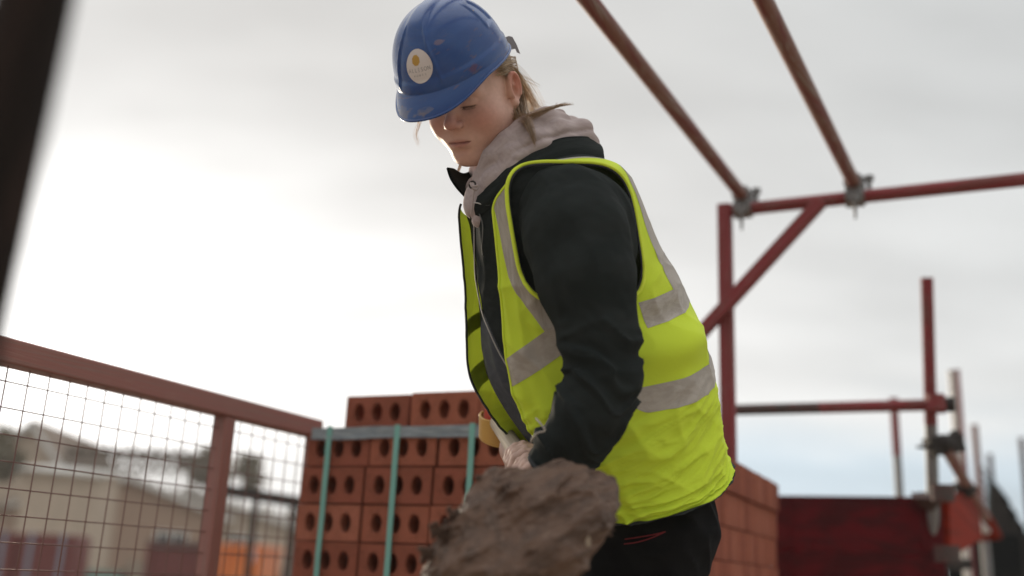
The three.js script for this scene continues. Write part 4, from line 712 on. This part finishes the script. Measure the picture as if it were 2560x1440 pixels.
// --- vest
{
  const shell = sheet(-190, 134, 300, 0.3, 8.0, 230, (d, v) => vestAt(d, v), vestKeep, [4, 4]);
  const vest = part(person, 'vest', shell, M.vest);
  const stripe = (a, b, va, vb, keep, off = 0.0008) => sheet(a, b, Math.ceil((b - a) * 1.0), va, vb, Math.ceil((vb - va) * 34), (d, v) => vestAt(d, v, off), (d, v, p) => Math.min(vestKeep(d, v, p), keep(d, v)), [3, 1]);
  part(vest, 'reflective_band', stripe(-186, 60, 3.7, 4.6, (d, v) => band(v, 3.98, 4.33)), M.tape);
  part(vest, 'reflective_band', stripe(-186, 132, 3.8, 5.8, (d, v) => band(v - waistShift(d), 5.0, 5.42)), M.tape);
  part(vest, 'shoulder_tape', stripe(56, 132, 0.4, 4.9, (d, v) => { const l = v < 1.3 ? 130 : v < 3 ? mix(127, 120.5, (v - 1.3) / 1.7) : mix(120.5, 104, clamp((v - 3) / 1.25, 0, 1.2)); return Math.min((l - d) * 0.05, (d - (l - 22)) * 0.05, 4.62 - v); }), M.tape);
  part(vest, 'shoulder_tape', stripe(30, 122, 0.7, 1.0, (d, v) => band(v, 0.90, 0.955)), M.tape);
  part(vest, 'shoulder_tape', stripe(-18, 40, 1.0, 4.4, (d, v) => Math.min((27 + 2 * (v - 2) - d) * 0.05, (d + 14) * 0.05, 3.98 - v)), M.tape);
  part(vest, 'hem_binding', sheet(-186, 132, 220, 7.86, 8.03, 4, (d, v) => vestAt(d, Math.min(v, 8.0), 0.003 - Math.max(0, v - 8.0) * 0.1), (d, v) => Math.min((frontEdge(8) - d) * 0.05, (d + 182) * 0.05)), M.trim);
  const farEdge = []; for (let i = 0; i <= 70; i++) farEdge.push(vestAt(-183.4 + 2 * smooth(5, 8, mix(0.9, 8, i / 70)), mix(0.9, 8, i / 70), 0.001));
  part(vest, 'edge_binding', pipe(farEdge, 0.0024, 200, 8), M.trim);
  const nearEdge = []; for (let i = 0; i <= 70; i++) { const v = mix(0.94, 8, i / 70); nearEdge.push(vestAt(frontEdge(v), v, 0.0005)); }
  part(vest, 'edge_piping', pipe(nearEdge, 0.0024, 200, 8), M.vestPiping);
  // armhole: points of the oval on the cloth
  const loop = (grow) => { const out = []; for (let i = 0; i < 72; i++) { const a = i / 72 * TAU, ca = Math.cos(a), sa = Math.sin(a), ty = armC[1] + Math.sign(sa) * Math.pow(Math.abs(sa), 1 / 2) * armR[1] * grow, tx = armC[0] + armS * (ty - armC[1]) + Math.sign(ca) * Math.pow(Math.abs(ca), 1 / 2) * armR[0] * grow; let best = 1e9, bd = 0, bv = 0; const scan = (d0, d1, nd, v0, v1, nv) => { for (let x = 0; x <= nd; x++) for (let y = 0; y <= nv; y++) { const d = mix(d0, d1, x / nd), v = mix(v0, v1, y / nv), q = project(vestAt(d, v)), e = Math.hypot(q[0] - tx, q[1] - ty); if (e < best) { best = e; bd = d; bv = v; } } }; scan(10, 150, 40, 0.3, 5.2, 40); scan(bd - 4, bd + 4, 10, bv - 0.14, bv + 0.14, 10); scan(bd - 0.9, bd + 0.9, 8, bv - 0.03, bv + 0.03, 8); out.push(vestAt(bd, bv, 0.002)); } return out; };
  const hole = loop(1.0);
  part(vest, 'armhole_piping', pipe(hole.map((p) => p.clone().addScaledVector(camZ, 0.003)), 0.0040, 220, 8, true), M.vestPiping);
  part(vest, 'armhole_binding', pipe(loop(0.97), 0.0026, 220, 8, true), M.trim);
}
// --- trousers and boots
{
  const pelvis = pxPts([[1600, 1235, 1.98, 0.128], [1628, 1330, 1.99, 0.126]]), [lo, hi] = bounds([pelvis, legN, legF], 0.02);
  const f = (x, y, z) => { let d = chain(x, y, z, pelvis, 0.03); d = smin(d, chain(x, y, z, legN, 0.03), 0.03); d = smin(d, chain(x, y, z, legF, 0.03), 0.03); return d - 0.006 - 0.006 * ridge(n3(x * 8, y * 16 + x * 6, z * 8)) - 0.003 * n3(x * 22, y * 22, z * 22); };
  const tr = part(person, 'trousers', nets(f, lo, hi, 0.009), M.trousers);
  const stitch = (pts) => pipe(pts, 0.0012, 40, 6), surf = (px, py) => { let d = 1.7; for (let i = 0; i < 60; i++) { const p = at(px, py, d), s = f(p.x, p.y, p.z); if (s < 0.0008) break; d += Math.max(0.0006, s * 0.8); } return at(px, py, d - 0.001); };
  const redThread = new THREE.MeshStandardMaterial({ color: lin(0.16, 0.008, 0.014), roughness: 0.8 });
  part(tr, 'stitching', join([stitch([[1560, 1360], [1590, 1356], [1625, 1346], [1662, 1330]].map((q) => surf(...q))), stitch([[1562, 1348], [1596, 1343], [1636, 1336], [1664, 1329]].map((q) => surf(...q)))]), redThread);
  for (const [k, leg] of [[0, legN], [1, legF]]) {
    const a = leg[4], bt = [[a[0], DECK + 0.17, a[2], 0.055], [a[0], DECK + 0.06, a[2], 0.048]], toe = [[a[0] - 0.03, DECK + 0.05, a[2] + 0.02, 0.046], [a[0] - 0.16, DECK + 0.042, a[2] + 0.11, 0.042]], [l, h] = bounds([bt, toe], 0.02);
    part(person, 'boot', nets((x, y, z) => smax(smin(chain(x, y, z, bt), chain(x, y, z, toe), 0.04), DECK + 0.002 - y, 0.004), l, h, 0.007), M.boots);
  }
}

// ---------------------------------------------------------------- shovel and the heap of mortar on it
{
  const sh = thing('shovel', shaftA, 'shovel with a yellow looped handle held low under the heap of mortar', 'shovel');
  part(sh, 'shaft', tube(shaftA.clone().addScaledVector(shaftD, -0.12), shaftB.clone().addScaledVector(shaftD, -0.03), 0.0178, 20), M.wood);
  // blade: a dished pan with turned up sides
  const bd = at(1210, 1560, 1.38).sub(shaftA.clone().addScaledVector(shaftD, -0.06)).normalize(), bs = bd.clone().cross(V(0, 1, 0)).normalize(), bn = bs.clone().cross(bd).normalize(), b0 = at(1395, 1452, 1.49);
  const pan = (o) => (u, v) => b0.clone().addScaledVector(bs, (u - 0.5) * 0.25 * (1 - 0.25 * smooth(0.6, 1, v))).addScaledVector(bd, v * 0.30).addScaledVector(bn, 0.05 * Math.pow(Math.abs(u - 0.5) * 2, 4) * (1 - v * 0.6) + 0.04 * Math.pow(1 - v, 3) + o);
  part(sh, 'blade', join([sheet(0, 1, 30, 0, 1, 30, pan(0)), sheet(1, 0, 30, 0, 1, 30, pan(-0.003))]), M.shovelSteel);
  // handle: a wide flat loop round a red and black grip
  const hc = at(1222, 1066, 2.2), lp = (u, v) => { const a = mix(-0.6, 3.9, u), x = -Math.cos(a) * 0.040 + 0.018, z = Math.sin(a) * 0.034; return hc.clone().addScaledVector(camX, x).addScaledVector(camZ, z).addScaledVector(camY, -0.028 + 0.052 * v + 0.008 * Math.cos(a) * (1 - v) + 0.010 * (-z / 0.034)); };
  const o2 = (u, v) => { const p = lp(u, v), q = p.clone().sub(hc); q.addScaledVector(camY, -q.dot(camY)).normalize(); return p.addScaledVector(q, -0.005); };
  const e1 = [], e0 = []; for (let i = 0; i <= 40; i++) { e1.push(lp(i / 40, 1).lerp(o2(i / 40, 1), 0.5)); e0.push(lp(i / 40, 0).lerp(o2(i / 40, 0), 0.5)); }
  const hd = part(sh, 'handle', join([sheet(0, 1, 60, 0, 1, 8, lp), sheet(1, 0, 60, 0, 1, 8, (u, v) => o2(u, v)), pipe(e1, 0.0032, 60, 6), pipe(e0, 0.0032, 60, 6)]), M.yellowPlastic);
  part(hd, 'grip', join([tube(at(1242, 1070, 2.2), at(1238, 1006, 2.2), 0.018, 16)]), M.blackPlastic);
  part(hd, 'grip_band', bar(at(1219, 1066, 2.185), at(1223, 1004, 2.19), 0.010, 0.016, camX), M.redPlastic);
}
{
  const blobs = [pxPts([[1472, 1262, 1.47, 0.040], [1380, 1265, 1.45, 0.054], [1300, 1290, 1.43, 0.057], [1218, 1350, 1.41, 0.052], [1148, 1425, 1.39, 0.045], [1122, 1500, 1.38, 0.05]]), pxPts([[1440, 1300, 1.44, 0.052], [1340, 1370, 1.40, 0.062], [1230, 1450, 1.37, 0.066]]), pxPts([[1330, 1232, 1.5, 0.034], [1430, 1222, 1.5, 0.034], [1480, 1232, 1.5, 0.032]]), pxPts([[1205, 1262, 1.45, 0.028], [1245, 1228, 1.46, 0.026], [1290, 1212, 1.47, 0.02]])];
  const [lo, hi] = bounds(blobs, 0.04);
  const u1 = at(1100, 1420, 1.4).sub(at(1470, 1240, 1.47)).normalize();
  const u2 = u1.clone().cross(camZ).normalize(), u3 = u1.clone().cross(u2);
  const f = (x, y, z) => {
    let d = 1e9; for (const b of blobs) d = smin(d, chain(x, y, z, b, 0.02), 0.03); if (d > 0.05) return d - 0.03;
    const s = x * u1.x + y * u1.y + z * u1.z, p = x * u2.x + y * u2.y + z * u2.z, q = x * u3.x + y * u3.y + z * u3.z, w = fbm(x * 8, y * 8, z * 8, 2);
    return d - 0.020 * fbm(s * 9 + 2, p * 13, q * 13, 3) - 0.0065 * ridge(n3(s * 10 + w * 2, p * 30 + w, q * 24)) - 0.003 * ridge(n3(s * 22 + w * 3, p * 64, q * 50)) - 0.0025 * fbm(s * 60, p * 120, q * 110, 2) + 0.005;
  };
  const g = nets(f, lo, hi, 0.0034);
  const mo = thing('mortar', at(1290, 1440, 1.42), 'wet brown heap of mortar on the shovel in front of the worker', 'mortar');
  part(mo, 'heap', g, M.mortar);
  const r = rng(31), crumbs = [];
  for (const [px, py, d, n, sp] of [[1098, 1325, 1.385, 26, 46], [1068, 1390, 1.375, 26, 36], [1215, 1215, 1.45, 14, 40], [1130, 1290, 1.40, 14, 40], [1525, 1330, 1.45, 6, 22]]) for (let i = 0; i < n; i++) { const p = at(px + (r() - 0.5) * sp, py + (r() - 0.5) * sp, d), q = new THREE.IcosahedronGeometry(0.002 + r() * r() * 0.007, 3), a = q.attributes.position; for (let k = 0; k < a.count; k++) { const s = 1 + 0.5 * n3(a.getX(k) * 200 + i, a.getY(k) * 200, a.getZ(k) * 200); a.setXYZ(k, a.getX(k) * s, a.getY(k) * s * 0.8, a.getZ(k) * s); } q.computeVertexNormals(); crumbs.push(q.translate(p.x, p.y, p.z)); }
  part(mo, 'crumbs', join(crumbs), M.mortar).userData.kind = 'stuff';
}

// ---------------------------------------------------------------- the site beyond: houses, trees, cabins
{
  M.roofTile = mapped((u, v) => mix3([0.24, 0.18, 0.14], [0.30, 0.23, 0.18], smooth(-0.2, 0.3, loopNoise(u, v, 8, 3))), { roughness: 0.85 }, 1, 1);
  M.render = mapped((u, v) => mix3([0.46, 0.37, 0.29], [0.40, 0.32, 0.25], smooth(-0.2, 0.3, loopNoise(u, v, 6, 8))), { roughness: 0.95 });
  M.houseBrick = mapped((u, v) => mix3([0.38, 0.26, 0.19], [0.32, 0.22, 0.16], smooth(-0.2, 0.3, loopNoise(u, v, 20, 2))), { roughness: 0.95 }, 2, 2);
  M.pane = new THREE.MeshPhysicalMaterial({ color: lin(0.03, 0.035, 0.04), roughness: 0.08 });
  M.frameWhite = new THREE.MeshStandardMaterial({ color: lin(0.6, 0.58, 0.55), roughness: 0.6 });
  M.bark = new THREE.MeshStandardMaterial({ color: lin(0.10, 0.078, 0.06), roughness: 0.9 });
  const gateOf = (px, d) => { const p = at(px, 1400, d); return V(p.x, 0, p.z); };
  // a gabled house: gable end turned to the scaffold; w wide, l long, eaves and ridge heights
  function house(px, d, w, l, eaves, ridgeY, turn, wallMat, label, cols) {
    const h = thing('house', gateOf(px, d), label, 'house', 'houses beyond the mesh gate', turn);
    const s = new THREE.Shape(); s.moveTo(-w / 2, 0); s.lineTo(w / 2, 0); s.lineTo(w / 2, eaves); s.lineTo(0, ridgeY); s.lineTo(-w / 2, eaves); s.closePath();
    piece(h, 'wall', new THREE.ExtrudeGeometry(s, { depth: l, bevelEnabled: false }).translate(0, 0, -l), wallMat);
    const sl = Math.hypot(w / 2, ridgeY - eaves), an = Math.atan2(ridgeY - eaves, w / 2);
    for (const k of [-1, 1]) {
      const rf = piece(h, 'roof', new THREE.BoxGeometry(sl + 0.5, 0.12, l + 0.6), M.roofTile, [k * (w / 4 + 0.12), (ridgeY + eaves) / 2 + 0.0, -l / 2], [0, 0, -k * an]);
      const bt = new THREE.BoxGeometry(0.06, 0.05, l + 0.6); for (let i = 0; i < 14; i++) piece(rf, 'tile_course', bt, M.roofTile, [(i / 13 - 0.5) * (sl + 0.36), 0.08, 0]);
      piece(h, 'barge_board', new THREE.BoxGeometry(sl + 0.5, 0.2, 0.06), M.frameWhite, [k * (w / 4 + 0.12), (ridgeY + eaves) / 2 - 0.08, 0.34], [0, 0, -k * an]);
    }
    for (const [x, y] of cols) { const f = piece(h, 'window', new THREE.BoxGeometry(1.3, 1.3, 0.1), M.frameWhite, [x, y, 0.03]); piece(f, 'pane', new THREE.BoxGeometry(0.52, 1.1, 0.02), M.pane, [-0.31, 0, 0.06]); piece(f, 'pane', new THREE.BoxGeometry(0.52, 1.1, 0.02), M.pane, [0.31, 0, 0.06]); piece(h, 'sill', new THREE.BoxGeometry(1.5, 0.1, 0.22), M.frameWhite, [x, y - 0.71, 0.1]); }
    return h;
  }
  house(24, 44, 6.6, 9, 4.6, 8.35, 0.06, M.render, 'steep gabled house at the far left, its roof peak against the bright sky', [[-1.6, 3.6], [1.6, 3.6], [1.6, 1.5]]);
  house(290, 40, 8, 8, 4.6, 5.9, 0.5, M.houseBrick, 'low brown house right of the steep gable, under the bare trees', [[-2, 3.2], [2, 3.2], [-2, 1.3]]);
  house(455, 42, 9, 8, 4.4, 5.6, 0.35, M.render, 'low pale house left of the middle gate post, in front of the trees', [[-2.4, 3.2], [2.4, 3.2], [0, 1.4]]);
  house(660, 46, 11, 8, 3.9, 5.0, 0.3, M.houseBrick, 'low wide house seen through the mesh just left of the brick stack', [[-3, 2.9], [0, 2.9], [3, 2.9]]);
  // white flashing strip of a lean-to roof
  { const q = at(186, 1178, 36), a = thing('lean_to', V(q.x, 0, q.z), 'lean-to with a pale shining roof in front of the gabled house', 'lean-to roof'); piece(a, 'wall', new THREE.BoxGeometry(2.6, q.y - 0.1, 2), M.render, [0, (q.y - 0.1) / 2, 0]); piece(a, 'roof', new THREE.BoxGeometry(2.9, 0.1, 2.6), new THREE.MeshStandardMaterial({ color: lin(0.5, 0.48, 0.45), roughness: 0.7 }), [0, q.y, 0], [0.12, 0, -0.06]); }
  // site cabins and containers
  const corr = (w, h) => { const s = new THREE.Shape(); s.moveTo(-w / 2, -0.02); const n = Math.round(w / 0.24); for (let i = 0; i < n; i++) { const x = -w / 2 + w * i / n, k = w / n; s.lineTo(x + k * 0.1, 0.04); s.lineTo(x + k * 0.5, 0.04); s.lineTo(x + k * 0.6, 0); s.lineTo(x + k, 0); } s.lineTo(w / 2, -0.02); return new THREE.ExtrudeGeometry(s, { depth: h, bevelEnabled: false }).rotateX(-Math.PI / 2); };
  function cabin(name, px, py, d, w, mat, label, category, group, extra) {
    const q = at(px, py, d), h = q.y, c = thing(name, V(q.x, 0, q.z), label, category, group, 0.05);
    piece(c, 'body', new RoundedBoxGeometry(w, h - 0.12, 2.4, 1, 0.03), mat, [0, (h - 0.12) / 2, -1.2]);
    const g = corr(w - 0.2, h - 0.5); piece(c, 'side_panel', g, mat, [0, 0.2, 0.02]);
    piece(c, 'roof', new RoundedBoxGeometry(w + 0.1, 0.14, 2.5, 1, 0.03), extra?.roof ?? mat, [0, h - 0.06, -1.2]);
    for (const s of [-1, 1]) piece(c, 'corner_post', new THREE.BoxGeometry(0.14, h - 0.1, 0.14), mat, [s * (w / 2 - 0.05), (h - 0.1) / 2, 0.02]);
    return c;
  }
  M.cabinRed = new THREE.MeshStandardMaterial({ color: lin(0.13, 0.026, 0.024), roughness: 0.6 });
  M.cabinDark = new THREE.MeshStandardMaterial({ color: lin(0.09, 0.05, 0.045), roughness: 0.7 });
  M.orange = new THREE.MeshStandardMaterial({ color: lin(0.62, 0.16, 0.03), roughness: 0.55 });
  M.blueStrap = new THREE.MeshStandardMaterial({ color: lin(0.2, 0.24, 0.3), roughness: 0.5 });
  cabin('container', 452, 1354, 22, 1.35, M.cabinRed, 'dark red container left of the middle gate post at the bottom of the mesh', 'container', null, { roof: M.cabinDark });
  { const c = cabin('container', 606, 1362, 20, 0.8, M.orange, 'bright orange container with a pale sign right of the middle gate post', 'container', null); piece(c, 'sign', new THREE.BoxGeometry(0.16, 0.22, 0.02), new THREE.MeshStandardMaterial({ color: lin(0.55, 0.6, 0.72), roughness: 0.5 }), [0.26, at(606, 1388, 20).y, 0.075]); }
  { // packs of bricks waiting on a loading tower
    const q = at(72, 1328, 17), c = thing('brick_pack', V(q.x, 0, q.z), 'dark red strapped brick packs piled up at the bottom left of the mesh', 'brick stack', null, 0.1);
    for (let k = 0; k < 3; k++) for (const x of [-0.47, 0.47]) { piece(c, 'pack', new RoundedBoxGeometry(0.9, q.y / 3 - 0.08, 0.9, 1, 0.02), k === 2 ? M.cabinRed : M.cabinDark, [x, q.y / 3 * (k + 0.5), 0]); for (const s of [-0.25, 0.25]) piece(c, 'strap', new THREE.BoxGeometry(0.06, q.y / 3 - 0.06, 0.92), M.blueStrap, [x + s, q.y / 3 * (k + 0.5), 0]); }
  }
  { // site fence of pale panels with green and blue sheeting
    const f = at(300, 1415, 26), fence = thing('site_fence', V(f.x, 0, f.z), 'faded grey green hoarding along the far side of the site', 'fence');
    const r = rng(4), cols = [lin(0.24, 0.25, 0.21), lin(0.26, 0.25, 0.24), lin(0.27, 0.22, 0.17), lin(0.16, 0.24, 0.21)].map((c) => new THREE.MeshStandardMaterial({ color: c, roughness: 0.8 }));
    for (let i = 0; i < 14; i++) { const h = 2.35 + r() * 0.5; piece(fence, 'panel', new THREE.BoxGeometry(1.16, h, 0.05), cols[(r() * 4) | 0], [-4.2 + i * 1.2, h / 2, -i * 0.12]); piece(fence, 'post', new THREE.BoxGeometry(0.08, h + 0.1, 0.08), M.steelDark, [-3.6 + i * 1.2, h / 2, 0.04 - i * 0.12]); }
  }
  { // dark ledger of the next scaffold behind the second gate panel
    const a = at(560, 1226, 7.5), b = at(800, 1264, 7.5), o = thing('far_rail', a, 'dark scaffold rail seen through the mesh between gate post and brick stack', 'scaffold rail');
    part(o, 'rail', bar(a, b, 0.06, 0.085), M.steelDark);
    for (const px of [640, 735]) { const t = at(px, 1232 + (px - 560) * 0.158, 7.52); part(o, 'upright', tube(V(t.x, 0, t.z), t, 0.024, 8), M.steelDark); }
  }
  { // open scaffold of the next plot: two ledgers with standards and zigzag braces against the bright sky
    const a = at(172, 1124, 44), b = at(560, 1142, 48), o = thing('far_scaffold', a, 'open scaffold with zigzag braces along the bright sky beyond the mesh gate', 'scaffold');
    const drop = V(0, -0.72, 0), low = V(0, -2.2, 0), N = 13;
    part(o, 'ledger', bar(a, b, 0.3, 0.2), M.bark); part(o, 'ledger', bar(a.clone().add(drop), b.clone().add(drop), 0.3, 0.2), M.bark); part(o, 'ledger', bar(a.clone().add(low), b.clone().add(low), 0.5, 0.7), M.bark);
    for (let i = 0; i <= N; i++) { const p = a.clone().lerp(b, i / N); part(o, 'standard', tube(V(p.x, 0, p.z), p.clone().add(V(0, 0.25 + 0.15 * (i % 2), 0)), 0.1, 6), M.bark); if (i < N) { const q = a.clone().lerp(b, (i + 0.5) / N), n2 = a.clone().lerp(b, (i + 1) / N); part(o, 'brace', join([bar(p.clone().add(drop), q.clone().add(V(0, 0.1, 0)), 0.1, 0.14), bar(q.clone().add(V(0, 0.1, 0)), n2.clone().add(drop), 0.1, 0.14)]), M.bark); } }
  }
  // trees: trunk, limbs and a sparse crown of separate leaves
  M.leaf = new THREE.MeshPhysicalMaterial({ color: lin(0.12, 0.095, 0.05), roughness: 0.8, transmission: 0.5, thickness: 0, side: THREE.DoubleSide });
  function tree(px, d, h, cw, seed, label, dense = 1) {
    const b = gateOf(px, d), t = thing('tree', b, label, 'tree', 'trees behind the houses'), r = rng(seed), wood = [], leaves = [], tips = [];
    const limb = (p, dir, len, rad, depth) => { const e = p.clone().addScaledVector(dir, len); wood.push(tube(p, e, rad, 5, rad * 0.6)); if (depth === 0) { tips.push(e, p.clone().lerp(e, 0.5)); return; } const n = 3; for (let i = 0; i < n; i++) limb(e, V(dir.x + (r() - 0.5) * 1.5, dir.y * 0.8 + 0.25 + (r() - 0.3) * 0.4, dir.z + (r() - 0.5) * 1.5).normalize(), len * (0.6 + 0.2 * r()), rad * 0.6, depth - 1); };
    limb(b.clone(), V((r() - 0.5) * 0.1, 1, 0).normalize(), h * 0.38, h * 0.022, 3);
    const posA = [];
    for (const tip of tips) for (let i = 0; i < 16 * dense; i++) { const c = tip.clone().add(V((r() - 0.5) * cw * 0.3, (r() - 0.5) * cw * 0.26, (r() - 0.5) * cw * 0.3)), s = 0.14 + r() * 0.2, u = V(r() - 0.5, r() - 0.5, r() - 0.5).normalize(), w = V(r() - 0.5, r() - 0.5, r() - 0.5).cross(u).normalize(); for (const [i2, j2] of [[-1, 0], [0, -0.6], [1, 0], [-1, 0], [1, 0], [0, 0.6]]) { const q = c.clone().addScaledVector(u, i2 * s).addScaledVector(w, j2 * s); posA.push(q.x, q.y, q.z); } }
    const g = new THREE.BufferGeometry(); g.setAttribute('position', new THREE.Float32BufferAttribute(posA, 3)); g.setAttribute('uv', new THREE.Float32BufferAttribute(new Float32Array(posA.length / 3 * 2), 2)); g.computeVertexNormals();
    part(t, 'trunk', join(wood), M.bark); part(t, 'crown', g, M.leaf);
  }
  const list = [[-165, 36, 7.7, 3.2, 'leafy tree at the far left, rising in front of the gabled house'], [572, 50, 8.0, 2.4, 'narrow dark tree close to the right of the middle gate post'], [665, 60, 6.0, 3, 'low tree above the rail left of the brick stack']];
  list.forEach(([px, d, h, cw, label], i) => tree(px, d, h, cw, 40 + i, label, 1));
}

renderer.render(scene, camera);
